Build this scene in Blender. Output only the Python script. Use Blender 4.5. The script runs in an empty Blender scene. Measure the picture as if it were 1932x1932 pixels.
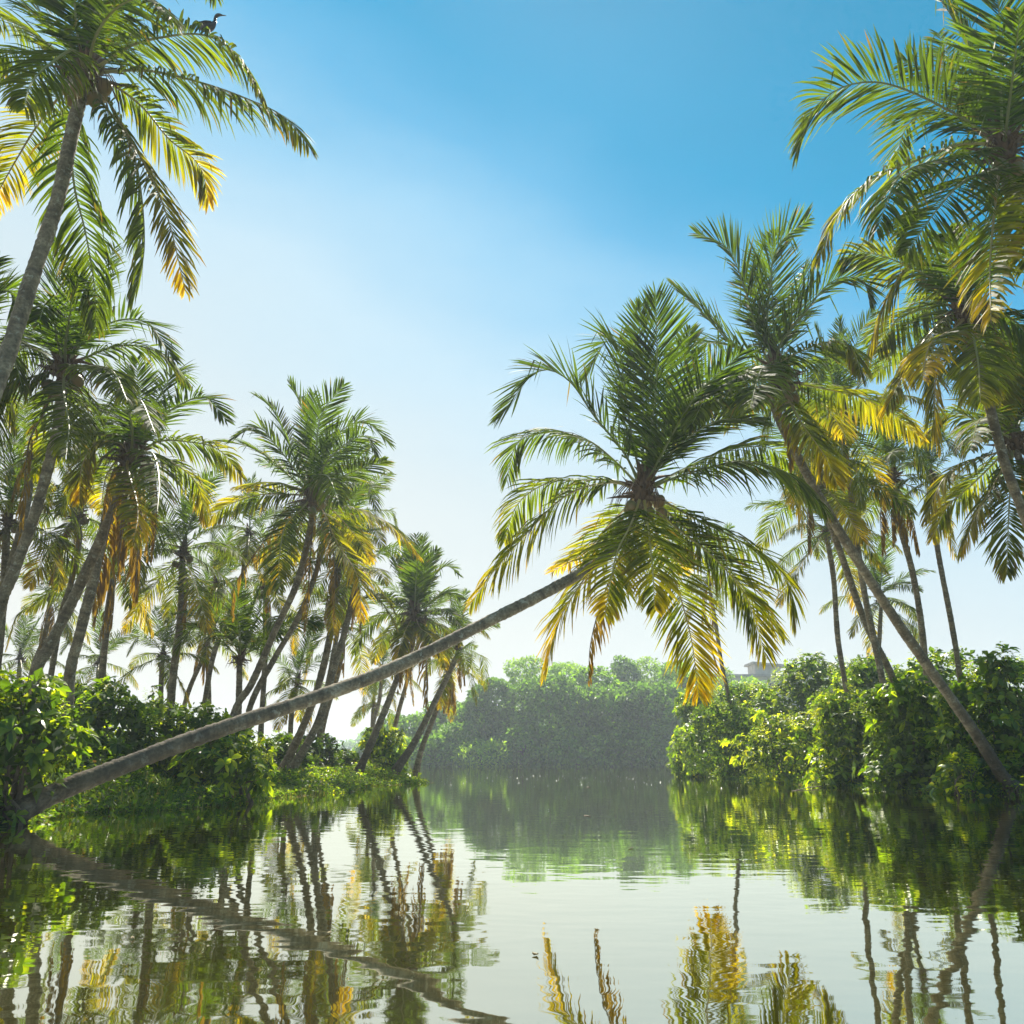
import bpy, math, random
import numpy as np
from mathutils import Vector

# ------------------------------------------------------------------ scene, camera, light
sc = bpy.context.scene
COL = sc.collection
FPX, CX, PITCH, HC = 1673.0, 966.0, math.radians(15.62), 0.8
cam_d = bpy.data.cameras.new("camera"); cam = bpy.data.objects.new("camera", cam_d); COL.objects.link(cam)
cam.location = (0, 0, HC); cam.rotation_euler = (math.pi / 2 + PITCH, 0, 0)
cam_d.sensor_width = 36; cam_d.lens = 36 * FPX / 1932; cam_d.clip_end = 6000; cam_d.clip_start = 0.05
sc.camera = cam
sc.render.resolution_x = sc.render.resolution_y = 1024
sc.view_settings.view_transform = 'Standard'; sc.view_settings.look = 'None'
sc.view_settings.exposure = 1.28; sc.view_settings.gamma = 1.0
sc.cycles.use_denoising = True
sc.cycles.max_bounces = 9; sc.cycles.transparent_max_bounces = 8; sc.cycles.transmission_bounces = 4
sc.cycles.diffuse_bounces = 4; sc.cycles.glossy_bounces = 3; sc.cycles.volume_bounces = 0
sc.cycles.sample_clamp_indirect = 3; sc.cycles.caustics_reflective = True; sc.cycles.caustics_refractive = False
sc.cycles.use_adaptive_sampling = True; sc.cycles.adaptive_threshold = 0.02

SUN_EL, SUN_AZ = math.radians(50), math.radians(4)      # azimuth from +Y towards +X
W = bpy.data.worlds.new("World"); sc.world = W; W.use_nodes = True
nt = W.node_tree; nt.nodes.clear()
def N(t, ty, **k):
    n = t.nodes.new(ty)
    for a, b in k.items(): setattr(n, a, b)
    return n
sky = N(nt, 'ShaderNodeTexSky', sky_type='NISHITA', sun_disc=False, sun_elevation=SUN_EL, sun_rotation=SUN_AZ,
        altitude=0, air_density=1.2, dust_density=1.6, ozone_density=2.2)
hs = N(nt, 'ShaderNodeHueSaturation'); hs.inputs['Saturation'].default_value = 1.25; hs.inputs['Hue'].default_value = 0.488
bg = N(nt, 'ShaderNodeBackground'); bg.inputs[1].default_value = 0.066
wo = N(nt, 'ShaderNodeOutputWorld')
# clear blue overhead, milky sea air low down and towards the sun (by direction in the world)
tc = N(nt, 'ShaderNodeTexCoord'); sep = N(nt, 'ShaderNodeSeparateXYZ'); nt.links.new(tc.outputs['Generated'], sep.inputs[0])
rmp = N(nt, 'ShaderNodeValToRGB'); el = rmp.color_ramp.elements
STOPS = [(0, (5.5, 5.65, 5.4)), (.13, (5.2, 5.5, 5.4)), (.27, (4.5, 5.2, 5.45)), (.40, (3.7, 5.0, 5.8)), (.50, (2.1, 4.1, 5.6)), (.58, (.7, 3.0, 4.95)), (.66, (.05, 2.35, 4.3)), (.80, (.0, 1.9, 3.5)), (1, (.0, 1.4, 2.9))]
while len(el) < len(STOPS): el.new(.5)
for e, (p, c) in zip(el, STOPS): e.position = p; e.color = (*[x / 6 for x in c], 1)
nw = N(nt, 'ShaderNodeTexNoise'); nw.inputs['Scale'].default_value = 2.0; nw.inputs['Detail'].default_value = 6
mpw = N(nt, 'ShaderNodeMapping'); mpw.inputs['Scale'].default_value = (1, 1, 2.6)
nt.links.new(tc.outputs['Generated'], mpw.inputs[0]); nt.links.new(mpw.outputs[0], nw.inputs['Vector'])
dx = N(nt, 'ShaderNodeMath', operation='MULTIPLY'); dx.inputs[1].default_value = 0.36; nt.links.new(sep.outputs['X'], dx.inputs[0])
nn = N(nt, 'ShaderNodeMath', operation='MULTIPLY_ADD'); nn.inputs[1].default_value = -0.17; nn.inputs[2].default_value = 0.085
nt.links.new(nw.outputs[0], nn.inputs[0])
a1 = N(nt, 'ShaderNodeMath', operation='ADD'); a2 = N(nt, 'ShaderNodeMath', operation='ADD')
nt.links.new(sep.outputs['Z'], a1.inputs[0]); nt.links.new(dx.outputs[0], a1.inputs[1])
nt.links.new(a1.outputs[0], a2.inputs[0]); nt.links.new(nn.outputs[0], a2.inputs[1]); nt.links.new(a2.outputs[0], rmp.inputs[0])
nt.links.new(sky.outputs[0], hs.inputs['Color'])
up6 = N(nt, 'ShaderNodeMix', data_type='RGBA', blend_type='MULTIPLY'); up6.inputs[0].default_value = 1; up6.inputs[7].default_value = (6, 6, 6, 1); up6.clamp_result = False
nt.links.new(rmp.outputs[0], up6.inputs[6])
mix = N(nt, 'ShaderNodeMix', data_type='RGBA'); mix.inputs[0].default_value = .97
nt.links.new(hs.outputs[0], mix.inputs[6]); nt.links.new(up6.outputs[2], mix.inputs[7])
nt.links.new(mix.outputs[2], bg.inputs[0]); nt.links.new(bg.outputs[0], wo.inputs[0])

sd = bpy.data.lights.new("sun", 'SUN'); sd.energy = 5.0; sd.angle = math.radians(0.55); sd.color = (1, .93, .80)
so = bpy.data.objects.new("sun", sd); COL.objects.link(so)
sdir = Vector((math.sin(SUN_AZ) * math.cos(SUN_EL), math.cos(SUN_AZ) * math.cos(SUN_EL), math.sin(SUN_EL)))
so.rotation_euler = sdir.to_track_quat('Z', 'Y').to_euler(); so.location = sdir * 60

# ------------------------------------------------------------------ helpers
CAM = np.array([0, 0, HC]); UPV = np.array([0, -math.sin(PITCH), math.cos(PITCH)]); FWD = np.array([0, math.cos(PITCH), math.sin(PITCH)])
def pt(u, v, d):
    """a world point from its direction as measured in the photograph and its distance along the view axis"""
    return CAM + d * ((u - CX) / FPX * np.array([1, 0, 0]) + (CX - v) / FPX * UPV + FWD)
def gpt(u, d, z=0.15):
    y = (z - HC - d * math.sin(PITCH)) / math.cos(PITCH)
    return CAM + np.array([(u - CX) / FPX * d, 0, 0]) + y * UPV + d * FWD
def wpt(u, v, z=0.0):
    r = (u - CX) / FPX * np.array([1, 0, 0]) + (CX - v) / FPX * UPV + FWD
    return CAM + r * ((z - HC) / r[2])

def norm(a):
    return a / np.maximum(np.linalg.norm(a, axis=-1, keepdims=True), 1e-9)

class MB:
    def __init__(s): s.v = []; s.f = []; s.m = []; s.c = []; s.n = 0
    def add(s, v, f, mat=0, c=None):
        v = np.asarray(v, float).reshape(-1, 3); f = np.asarray(f, int)
        s.v.append(v); s.f.append(f + s.n); s.m.append(np.full(len(f), mat)); s.n += len(v)
        s.c.append(np.zeros((len(v), 4)) if c is None else np.asarray(c, float).reshape(-1, 4))
    def mesh(s, name, mats, smooth=False):
        v = np.concatenate(s.v); c = np.concatenate(s.c)
        me = bpy.data.meshes.new(name); me.vertices.add(len(v)); me.vertices.foreach_set('co', v.ravel())
        loops = np.concatenate([f.ravel() for f in s.f]); tot = np.concatenate([np.full(len(f), f.shape[1]) for f in s.f])
        st = np.concatenate([[0], np.cumsum(tot)[:-1]])
        me.loops.add(len(loops)); me.loops.foreach_set('vertex_index', loops.astype(np.int32))
        me.polygons.add(len(tot)); me.polygons.foreach_set('loop_start', st.astype(np.int32)); me.polygons.foreach_set('loop_total', tot.astype(np.int32))
        me.polygons.foreach_set('material_index', np.concatenate(s.m).astype(np.int32))
        me.polygons.foreach_set('use_smooth', np.full(len(tot), smooth))
        at = me.color_attributes.new('tint', 'FLOAT_COLOR', 'POINT'); at.data.foreach_set('color', c.astype(np.float32).ravel())
        for m in mats: me.materials.append(m)
        me.update(calc_edges=True); me.validate()
        return me
def link(name, me, parent=None, loc=None):
    o = bpy.data.objects.new(name, me); COL.objects.link(o)
    if parent: o.parent = parent
    if loc is not None: o.location = loc
    return o
def tag(o, label=None, cat=None, group=None, kind=None):
    if label: o['label'] = label
    if cat: o['category'] = cat
    if group: o['group'] = group
    if kind: o['kind'] = kind
    return o
def empty(name, loc, *a, **k):
    return tag(link(name, None, None, tuple(loc)), *a, **k)

def resample(P, n):
    """smooth spline through the points P, n samples by arc length"""
    P = np.asarray(P, float)
    if len(P) == 2: P = np.array([P[0], P.mean(0), P[1]])
    Q = np.vstack([2 * P[0] - P[1], P, 2 * P[-1] - P[-2]]); out = []
    for i in range(1, len(Q) - 2):
        t = np.linspace(0, 1, 16, endpoint=False)[:, None]
        a, b, c, d = Q[i - 1], Q[i], Q[i + 1], Q[i + 2]
        out.append(.5 * ((2 * b) + (c - a) * t + (2 * a - 5 * b + 4 * c - d) * t ** 2 + (3 * b - a - 3 * c + d) * t ** 3))
    out = np.vstack(out + [P[-1:]])
    s = np.concatenate([[0], np.cumsum(np.linalg.norm(np.diff(out, axis=0), axis=1))]); q = np.linspace(0, s[-1], n)
    return np.stack([np.interp(q, s, out[:, k]) for k in range(3)], 1), s[-1]
def tangents(P):
    return norm(np.gradient(P, axis=0))

def tube(mb, P, R, sides=6, mat=0, c=None, cap=True, ell=1.0):
    P = np.asarray(P, float); n = len(P); T = tangents(P)
    ref = np.array([0.0, 0, 1]) if abs(T[:, 2]).mean() < .8 else np.array([0.0, 1, 0])
    A = norm(np.cross(T, ref)); B = np.cross(A, T)
    th = np.arange(sides) * 2 * math.pi / sides
    R = np.asarray(R, float)
    if R.ndim == 1: R = np.repeat(R[:, None], sides, 1)
    V = P[:, None] + R[:, :, None] * (np.cos(th)[None, :, None] * A[:, None] + ell * np.sin(th)[None, :, None] * B[:, None])
    i = np.arange(n - 1)[:, None] * sides; j = np.arange(sides)[None]; k = (j + 1) % sides
    F = np.stack([i + j, i + k, i + sides + k, i + sides + j], -1).reshape(-1, 4)
    cc = None
    if c is not None:
        c = np.asarray(c, float); cc = np.tile(c, (n * sides, 1)) if c.ndim == 1 else np.repeat(c, sides, 0)
    mb.add(V, F, mat, cc)
    if cap:
        base = mb.n - n * sides
        mb.f.append(np.array([[base + q for q in range(sides)][::-1], [base + (n - 1) * sides + q for q in range(sides)]])); mb.m.append(np.full(2, mat))

# ------------------------------------------------------------------ materials
def mat(name):
    m = bpy.data.materials.new(name); m.use_nodes = True; t = m.node_tree; t.nodes.clear()
    return m, t, N(t, 'ShaderNodeOutputMaterial')
def ramp(t, stops, src):
    r = N(t, 'ShaderNodeValToRGB'); e = r.color_ramp.elements
    while len(e) < len(stops): e.new(.5)
    for x, (p, c) in zip(e, stops): x.position = p; x.color = (*c, 1)
    t.links.new(src, r.inputs[0]); return r
def leaf_mat(name, stops, brown=(.09, .055, .03), transl=.45, rough=.36, gain=1.7, yshift=(1.25, 1.1, .5), spec=.5):
    """tint.r = how yellow, tint.g = leaf to leaf variation, tint.b = how dry"""
    m, t, o = mat(name); at = N(t, 'ShaderNodeAttribute', attribute_name='tint'); s = N(t, 'ShaderNodeSeparateColor')
    t.links.new(at.outputs['Color'], s.inputs[0])
    r = ramp(t, stops, s.outputs[0])
    hv = N(t, 'ShaderNodeHueSaturation'); t.links.new(r.outputs[0], hv.inputs['Color'])
    mr = N(t, 'ShaderNodeMapRange'); mr.inputs[3].default_value = .62; mr.inputs[4].default_value = 1.4
    oi = N(t, 'ShaderNodeObjectInfo'); ad = N(t, 'ShaderNodeMath', operation='MULTIPLY_ADD'); ad.inputs[1].default_value = .35
    t.links.new(oi.outputs['Random'], ad.inputs[0]); t.links.new(s.outputs[1], ad.inputs[2])
    sb = N(t, 'ShaderNodeMath', operation='SUBTRACT'); sb.inputs[1].default_value = .17; t.links.new(ad.outputs[0], sb.inputs[0])
    t.links.new(sb.outputs[0], mr.inputs[0]); t.links.new(mr.outputs[0], hv.inputs['Value'])
    mx = N(t, 'ShaderNodeMix', data_type='RGBA'); mx.inputs[7].default_value = (*brown, 1)
    t.links.new(s.outputs[2], mx.inputs[0]); t.links.new(hv.outputs[0], mx.inputs[6])
    p = N(t, 'ShaderNodeBsdfPrincipled'); t.links.new(mx.outputs[2], p.inputs['Base Color'])
    p.inputs['Roughness'].default_value = rough; p.inputs['Specular IOR Level'].default_value = spec
    g = N(t, 'ShaderNodeMix', data_type='RGBA', blend_type='MULTIPLY'); g.inputs[0].default_value = 1
    g.inputs[7].default_value = (gain * yshift[0], gain * yshift[1], gain * yshift[2], 1); t.links.new(mx.outputs[2], g.inputs[6])
    tr = N(t, 'ShaderNodeBsdfTranslucent'); t.links.new(g.outputs[2], tr.inputs[0])
    ms = N(t, 'ShaderNodeMixShader'); ms.inputs[0].default_value = transl
    t.links.new(p.outputs[0], ms.inputs[1]); t.links.new(tr.outputs[0], ms.inputs[2]); t.links.new(ms.outputs[0], o.inputs[0])
    return m
def plain(name, col, rough=.7, noise=None, scale=5, col2=None, bump=0, detail=5, spec=.4, stretch=None):
    m, t, o = mat(name); p = N(t, 'ShaderNodeBsdfPrincipled'); p.inputs['Roughness'].default_value = rough
    p.inputs['Specular IOR Level'].default_value = spec; p.inputs['Base Color'].default_value = (*col, 1)
    if col2:
        tc = N(t, 'ShaderNodeTexCoord'); n = N(t, 'ShaderNodeTexNoise'); n.inputs['Scale'].default_value = scale; n.inputs['Detail'].default_value = detail
        if stretch:
            mp = N(t, 'ShaderNodeMapping'); mp.inputs['Scale'].default_value = stretch; t.links.new(tc.outputs['Object'], mp.inputs[0]); t.links.new(mp.outputs[0], n.inputs['Vector'])
        else: t.links.new(tc.outputs['Object'], n.inputs['Vector'])
        r = ramp(t, [(.35, col), (.65, col2)], n.outputs[0]); t.links.new(r.outputs[0], p.inputs['Base Color'])
        if bump:
            b = N(t, 'ShaderNodeBump'); b.inputs['Strength'].default_value = bump; b.inputs['Distance'].default_value = .02
            t.links.new(n.outputs[0], b.inputs['Height']); t.links.new(b.outputs[0], p.inputs['Normal'])
    t.links.new(p.outputs[0], o.inputs[0]); return m

M = {}
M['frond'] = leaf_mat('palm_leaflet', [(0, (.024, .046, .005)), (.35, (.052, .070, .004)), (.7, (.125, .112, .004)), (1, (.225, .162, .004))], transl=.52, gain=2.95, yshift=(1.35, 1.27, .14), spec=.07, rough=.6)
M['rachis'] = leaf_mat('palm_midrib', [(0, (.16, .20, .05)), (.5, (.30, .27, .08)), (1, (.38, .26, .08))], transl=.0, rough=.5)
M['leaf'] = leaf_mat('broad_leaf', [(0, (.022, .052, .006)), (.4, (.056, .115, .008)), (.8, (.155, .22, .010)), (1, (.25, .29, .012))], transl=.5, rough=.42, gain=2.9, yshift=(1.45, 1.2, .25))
M['small_leaf'] = leaf_mat('creeper_leaf', [(0, (.024, .052, .006)), (.5, (.066, .115, .008)), (1, (.20, .25, .012))], transl=.5, rough=.38, gain=2.6, yshift=(1.45, 1.2, .25))
M['far_leaf'] = leaf_mat('far_leaf', [(0, (.034, .080, .012)), (.5, (.07, .150, .014)), (1, (.16, .27, .02))], transl=.5, rough=.5, gain=2.5, yshift=(1.2, 1.1, .4))
M['grass'] = leaf_mat('grass_blade', [(0, (.06, .13, .015)), (.5, (.13, .18, .02)), (1, (.32, .25, .06))], transl=.45, rough=.5, gain=1.5)
M['stem'] = plain('woody_stem', (.06, .045, .03), .85, scale=9, col2=(.16, .12, .08))
M['fibre'] = plain('crown_fibre', (.05, .028, .015), .9, scale=14, col2=(.15, .09, .05), bump=.6, stretch=(1, 1, .25))
M['coconut'] = plain('coconut_husk', (.11, .12, .03), .45, scale=3, col2=(.22, .13, .045))
M['bird'] = plain('dark_feather', (.012, .013, .015), .45, scale=30, col2=(.03, .03, .033))
M['beak'] = plain('horn_beak', (.10, .08, .05), .4)
def trunk_mat():
    m, t, o = mat('palm_bark'); p = N(t, 'ShaderNodeBsdfPrincipled'); p.inputs['Roughness'].default_value = .85; p.inputs['Specular IOR Level'].default_value = .25
    at = N(t, 'ShaderNodeAttribute', attribute_name='tint'); s = N(t, 'ShaderNodeSeparateColor'); t.links.new(at.outputs['Color'], s.inputs[0])
    tc = N(t, 'ShaderNodeTexCoord')
    n1 = N(t, 'ShaderNodeTexNoise'); n1.inputs['Scale'].default_value = 3.2; n1.inputs['Detail'].default_value = 7; n1.inputs['Roughness'].default_value = .65
    t.links.new(tc.outputs['Object'], n1.inputs['Vector'])
    n2 = N(t, 'ShaderNodeTexNoise'); n2.inputs['Scale'].default_value = 26; n2.inputs['Detail'].default_value = 5; t.links.new(tc.outputs['Object'], n2.inputs['Vector'])
    r = ramp(t, [(.30, (.08, .064, .042)), (.5, (.20, .160, .105)), (.70, (.34, .28, .19))], n1.outputs[0])
    r2 = ramp(t, [(.3, (.55, .55, .55)), (.7, (1.2, 1.2, 1.2))], n2.outputs[0])
    mx = N(t, 'ShaderNodeMix', data_type='RGBA', blend_type='MULTIPLY'); mx.inputs[0].default_value = 1
    t.links.new(r.outputs[0], mx.inputs[6]); t.links.new(r2.outputs[0], mx.inputs[7])
    n3 = N(t, 'ShaderNodeTexNoise'); n3.inputs['Scale'].default_value = 8; n3.inputs['Detail'].default_value = 6; n3.inputs['Roughness'].default_value = .7; t.links.new(tc.outputs['Object'], n3.inputs['Vector'])
    r3 = ramp(t, [(.56, (0, 0, 0)), (.64, (.6, .6, .6))], n3.outputs[0]); ml = N(t, 'ShaderNodeMix', data_type='RGBA'); ml.inputs[7].default_value = (.42, .41, .33, 1)
    t.links.new(r3.outputs[0], ml.inputs[0]); t.links.new(mx.outputs[2], ml.inputs[6]); mx = ml
    # ring scars: tint.r is 1 in a scar, tint.b a damp foot and the painted shade above it
    m2 = N(t, 'ShaderNodeMix', data_type='RGBA'); m2.inputs[7].default_value = (.075, .06, .045, 1)
    sm = N(t, 'ShaderNodeMath', operation='MULTIPLY'); sm.inputs[1].default_value = .8; t.links.new(s.outputs[0], sm.inputs[0])
    t.links.new(sm.outputs[0], m2.inputs[0]); t.links.new(mx.outputs[2], m2.inputs[6])
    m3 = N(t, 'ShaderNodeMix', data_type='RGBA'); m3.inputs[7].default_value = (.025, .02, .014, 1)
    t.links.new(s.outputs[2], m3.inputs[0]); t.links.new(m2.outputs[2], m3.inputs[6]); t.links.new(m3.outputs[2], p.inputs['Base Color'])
    b = N(t, 'ShaderNodeBump'); b.inputs['Strength'].default_value = .7; b.inputs['Distance'].default_value = .02
    t.links.new(n2.outputs[0], b.inputs['Height']); t.links.new(b.outputs[0], p.inputs['Normal'])
    t.links.new(p.outputs[0], o.inputs[0]); return m
M['trunk'] = trunk_mat()
def water_mat():
    m, t, o = mat('lagoon_water'); tc = N(t, 'ShaderNodeTexCoord')
    def noise(sc_, det, st=(1, 1, 1), rough=.5):
        mp = N(t, 'ShaderNodeMapping'); mp.inputs['Scale'].default_value = st; t.links.new(tc.outputs['Object'], mp.inputs[0])
        n = N(t, 'ShaderNodeTexNoise'); n.inputs['Scale'].default_value = sc_; n.inputs['Detail'].default_value = det; n.inputs['Roughness'].default_value = rough
        t.links.new(mp.outputs[0], n.inputs['Vector']); return n
    a = noise(2.4, 2, (.7, 1.0, 1)); b = noise(9, 2, (.5, 1.1, 1)); c = noise(.16, 2)
    patch = ramp(t, [(.42, (.12, .12, .12)), (.62, (1, 1, 1))], c.outputs[0])
    mm = N(t, 'ShaderNodeMath', operation='MULTIPLY'); t.links.new(b.outputs[0], mm.inputs[0]); t.links.new(patch.outputs[0], mm.inputs[1])
    m2 = N(t, 'ShaderNodeMath', operation='MULTIPLY_ADD'); m2.inputs[1].default_value = .22; t.links.new(mm.outputs[0], m2.inputs[0]); t.links.new(a.outputs[0], m2.inputs[2])
    bp = N(t, 'ShaderNodeBump'); bp.inputs['Strength'].default_value = 1.0; bp.inputs['Distance'].default_value = .0027; t.links.new(m2.outputs[0], bp.inputs['Height'])
    gl = N(t, 'ShaderNodeBsdfGlossy'); gl.inputs['Roughness'].default_value = .018; gl.inputs['Color'].default_value = (.97, .98, .87, 1); t.links.new(bp.outputs[0], gl.inputs['Normal'])
    df = N(t, 'ShaderNodeBsdfDiffuse'); df.inputs[0].default_value = (.036, .031, .003, 1)
    fr = N(t, 'ShaderNodeFresnel'); fr.inputs['IOR'].default_value = 1.333; t.links.new(bp.outputs[0], fr.inputs['Normal'])
    mr = N(t, 'ShaderNodeMapRange'); mr.inputs[1].default_value = 0; mr.inputs[2].default_value = .55; mr.inputs[3].default_value = .5; mr.inputs[4].default_value = .95
    t.links.new(fr.outputs[0], mr.inputs[0])
    ms = N(t, 'ShaderNodeMixShader'); t.links.new(mr.outputs[0], ms.inputs[0]); t.links.new(df.outputs[0], ms.inputs[1]); t.links.new(gl.outputs[0], ms.inputs[2])
    t.links.new(ms.outputs[0], o.inputs[0]); return m
M['water'] = water_mat()
M['ground'] = plain('bank_soil', (.05, .045, .02), .95, scale=1.4, col2=(.10, .11, .035), bump=.6)

# ------------------------------------------------------------------ setting: ground, water
edge_l = [wpt(640, 1494), wpt(500, 1505), wpt(400, 1520), wpt(250, 1531), wpt(130, 1532), wpt(20, 1552)]
edge_l = [tuple(p[:2]) for p in edge_l] + [(-6.6, 9.5), (-8, 5), (-9.5, 0), (-11, -60)]
edge_r = [(12, -60), (11.6, 0), (11.4, 12)] + [tuple(wpt(u, v)[:2]) for u, v in ((1935, 1503), (1800, 1499), (1650, 1490), (1450, 1474), (1290, 1462))]
far = [(13, 75), (26, 112), (22, 120), (0, 118), (-14, 114), (-22, 104), (-16, 80), (-9, 55)] + [tuple(wpt(790, 1477)[:2]), tuple(wpt(680, 1484)[:2])]
POLY = np.array(edge_r + far + edge_l)
def sdist(x, y):
    """positive on land, metres from the lagoon's edge"""
    A = POLY; B = np.roll(POLY, -1, 0); d = np.full(x.shape, 1e9); ins = np.zeros(x.shape, bool)
    for (ax, ay), (bx, by) in zip(A, B):
        ex, ey = bx - ax, by - ay; t = np.clip(((x - ax) * ex + (y - ay) * ey) / (ex * ex + ey * ey), 0, 1)
        d = np.minimum(d, np.hypot(x - ax - t * ex, y - ay - t * ey))
        c = ((ay > y) != (by > y)) & (x < ex * (y - ay) / (by - ay + 1e-12) + ax); ins ^= c
    return np.where(ins, -d, d)
def hgt(x, y):
    s = sdist(x, y); n = .12 * np.sin(x * 1.3 + 2 * np.sin(y * .7)) * np.cos(y * 1.1)
    return np.where(s < 0, np.maximum(-.9, s * .5) - .03, np.minimum(.38, .02 + s * .22) + n * np.clip(s / 2, 0, 1))
def axis(lo, a, b, hi, st):
    return np.concatenate([-np.geomspace(-lo + 1, 1, 26)[:-1] + 1 + a if lo < a else [], np.arange(a, b, st), b + np.geomspace(1, hi - b, 26)])
xs = np.concatenate([[-2500, -1200, -500, -200, -100, -60], np.arange(-40, 40, .55), [60, 100, 200, 500, 1200, 2500]])
ys = np.concatenate([[-800, -200, -70], np.arange(-50, 0, 3), np.arange(0, 60, .55), np.arange(60, 150, 1.5), [160, 200, 300, 500, 1000, 2000, 3500]])
X, Y = np.meshgrid(xs, ys); Z = hgt(X, Y)
mb = MB(); nx, ny = len(xs), len(ys); i = np.arange(ny - 1)[:, None] * nx + np.arange(nx - 1)[None]
mb.add(np.stack([X, Y, Z], -1), np.stack([i, i + 1, i + nx + 1, i + nx], -1).reshape(-1, 4))
tag(link('ground', mb.mesh('ground', [M['ground']], True)), 'low muddy bank under palms and shrubs round the lagoon', 'ground', kind='structure')
mb = MB(); mb.add([(-60, -80, 0), (60, -80, 0), (60, 140, 0), (-60, 140, 0)], [[0, 1, 2, 3]])
tag(link('water', mb.mesh('water', [M['water']])), 'calm olive lagoon water mirroring palms and sky', 'water', kind='structure')

# ------------------------------------------------------------------ fronds
LU = [.0, .12, .25, .45, .7, .9, 1.0]; LL = [.4, .55, .85, 1.0, .85, .52, .22]
def add_frond(mb, P, L, age, droop, twist, rng, nl=70, w=.045, lmax=1.0, dead=False, petiole=.13, radial=None, rr=1.0):
    n = 26; P, _ = resample(P, n); T = tangents(P)
    r = P[-1] - P[0]; r = r * [1, 1, 0]
    if radial is not None and np.linalg.norm(r) < .25 * L: r = np.array(radial) * [1, 1, 0]
    r = norm(r); S0 = np.cross(r, [0, 0, 1.0]); S = norm(S0 - (T @ S0)[:, None] * T); Nn = np.cross(S, T)
    ang = twist * np.linspace(0, 1, n)[:, None] ** 1.2; S = S * np.cos(ang) + Nn * np.sin(ang); Nn = np.cross(S, T)
    u = np.repeat(np.linspace(petiole, .985, nl), 2) + rng.normal(0, .004, 2 * nl); u = np.clip(u, 0, .995)
    side = np.tile([1.0, -1.0], nl); m = 2 * nl
    keep = rng.random(m) > (.25 if dead else .04); u, side = u[keep], side[keep]; m = len(u)
    q = u * (n - 1); ix = np.minimum(q.astype(int), n - 2); fr = (q - ix)[:, None]
    g = lambda A: A[ix] * (1 - fr) + A[ix + 1] * fr
    p, t, s, nv = g(P), norm(g(T)), norm(g(S)), norm(g(Nn))
    al = np.radians(66 - 40 * u ** 1.6 + rng.normal(0, 4, m))[:, None]
    lift = np.radians(rng.normal(16 - 30 * droop, 7, m))[:, None]
    d = norm(np.cos(al) * t + np.sin(al) * (side[:, None] * s * np.cos(lift) + nv * np.sin(lift)))
    ln = lmax * np.interp(u, LU, LL) * (1 + rng.normal(0, .06, m))
    if dead: ln *= rng.uniform(.5, 1, m)
    # leaves hang in bunches: droop varies slowly along the frond
    ph = rng.uniform(0, 6.28); dr = .72 * droop * (1 + .35 * np.sin(u * 19 + ph + side) + rng.normal(0, .18, m)); dr = np.maximum(dr, .02)
    broken = rng.random(m) < .05
    wl = w * (.75 + .25 * np.interp(u, [0, .5, 1], [.8, 1, .7])) * rng.uniform(.85, 1.15, m)
    K = 4; rows = []; cur = p.copy(); wd = norm(t - (t * d).sum(1, keepdims=True) * d)
    rot = rng.normal(0, .45, m)[:, None]
    for k in range(K + 1):
        W0 = norm(wd - (wd * d).sum(1, keepdims=True) * d); B0 = np.cross(d, W0)
        wv = W0 * np.cos(rot) + B0 * np.sin(rot)
        hw = (wl * [.35, .95, 1.0, .7, .04][k] * .5)[:, None]
        rows.append(np.stack([cur - wv * hw, cur + wv * hw], 1))
        if k < K:
            d = norm(d + (dr * [.12, .3, .55, .8][k] + np.where(broken & (k == 2), 2.0, 0))[:, None] * np.array([0, 0, -1.0]) + rng.normal(0, .015, (m, 3)))
            cur = cur + d * (ln / K)[:, None]
    V = np.stack(rows, 1).reshape(m, -1, 3); b = (np.arange(m) * 2 * (K + 1))[:, None]
    F = np.concatenate([b + np.array([[2 * k, 2 * k + 1, 2 * k + 3, 2 * k + 2]]) for k in range(K)], 0)
    var = rng.uniform(0, 1, m); bun = .5 + .5 * np.sin(u * 23 + ph * 2)
    pat = np.sin(u * 7 + ph * 3 + side * 1.3) * .5 + .5; yl = age * (.2 + 1.0 * u ** 1.3) * (.65 + .5 * pat) + .12 * (var - .5) + age * .25 * (bun - .5)
    kk = np.array([0, .25, .5, .75, 1])[None]
    C = np.zeros((m, K + 1, 2, 4)); C[..., 3] = 1
    C[..., 0] = np.clip(yl[:, None] + (.04 + .22 * age) * kk ** 1.5, 0, 1)[..., None]; C[..., 1] = var[:, None, None]
    dry = np.where(rng.random(m) < .05 + .3 * age, rng.uniform(.3, 1, m), 0)[:, None] * (kk > .6)
    C[..., 2] = (np.full_like(dry, .92) if dead else dry)[..., None]
    mb.add(V.reshape(-1, 3), F, 0, C.reshape(-1, 4))
    uu = np.linspace(0, 1, n); R = rr * (.024 * (1 - uu) ** .9 + .0035 + .030 * np.maximum(0, 1 - uu / .1) ** 1.5)
    c = np.zeros((n, 4)); c[:, 0] = np.clip(age * 1.1, 0, 1); c[:, 1] = .5; c[:, 2] = .95 if dead else .1
    tube(mb, P, R, 5, 1, c, cap=False)

FM = [M['frond'], M['rachis']]
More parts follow.
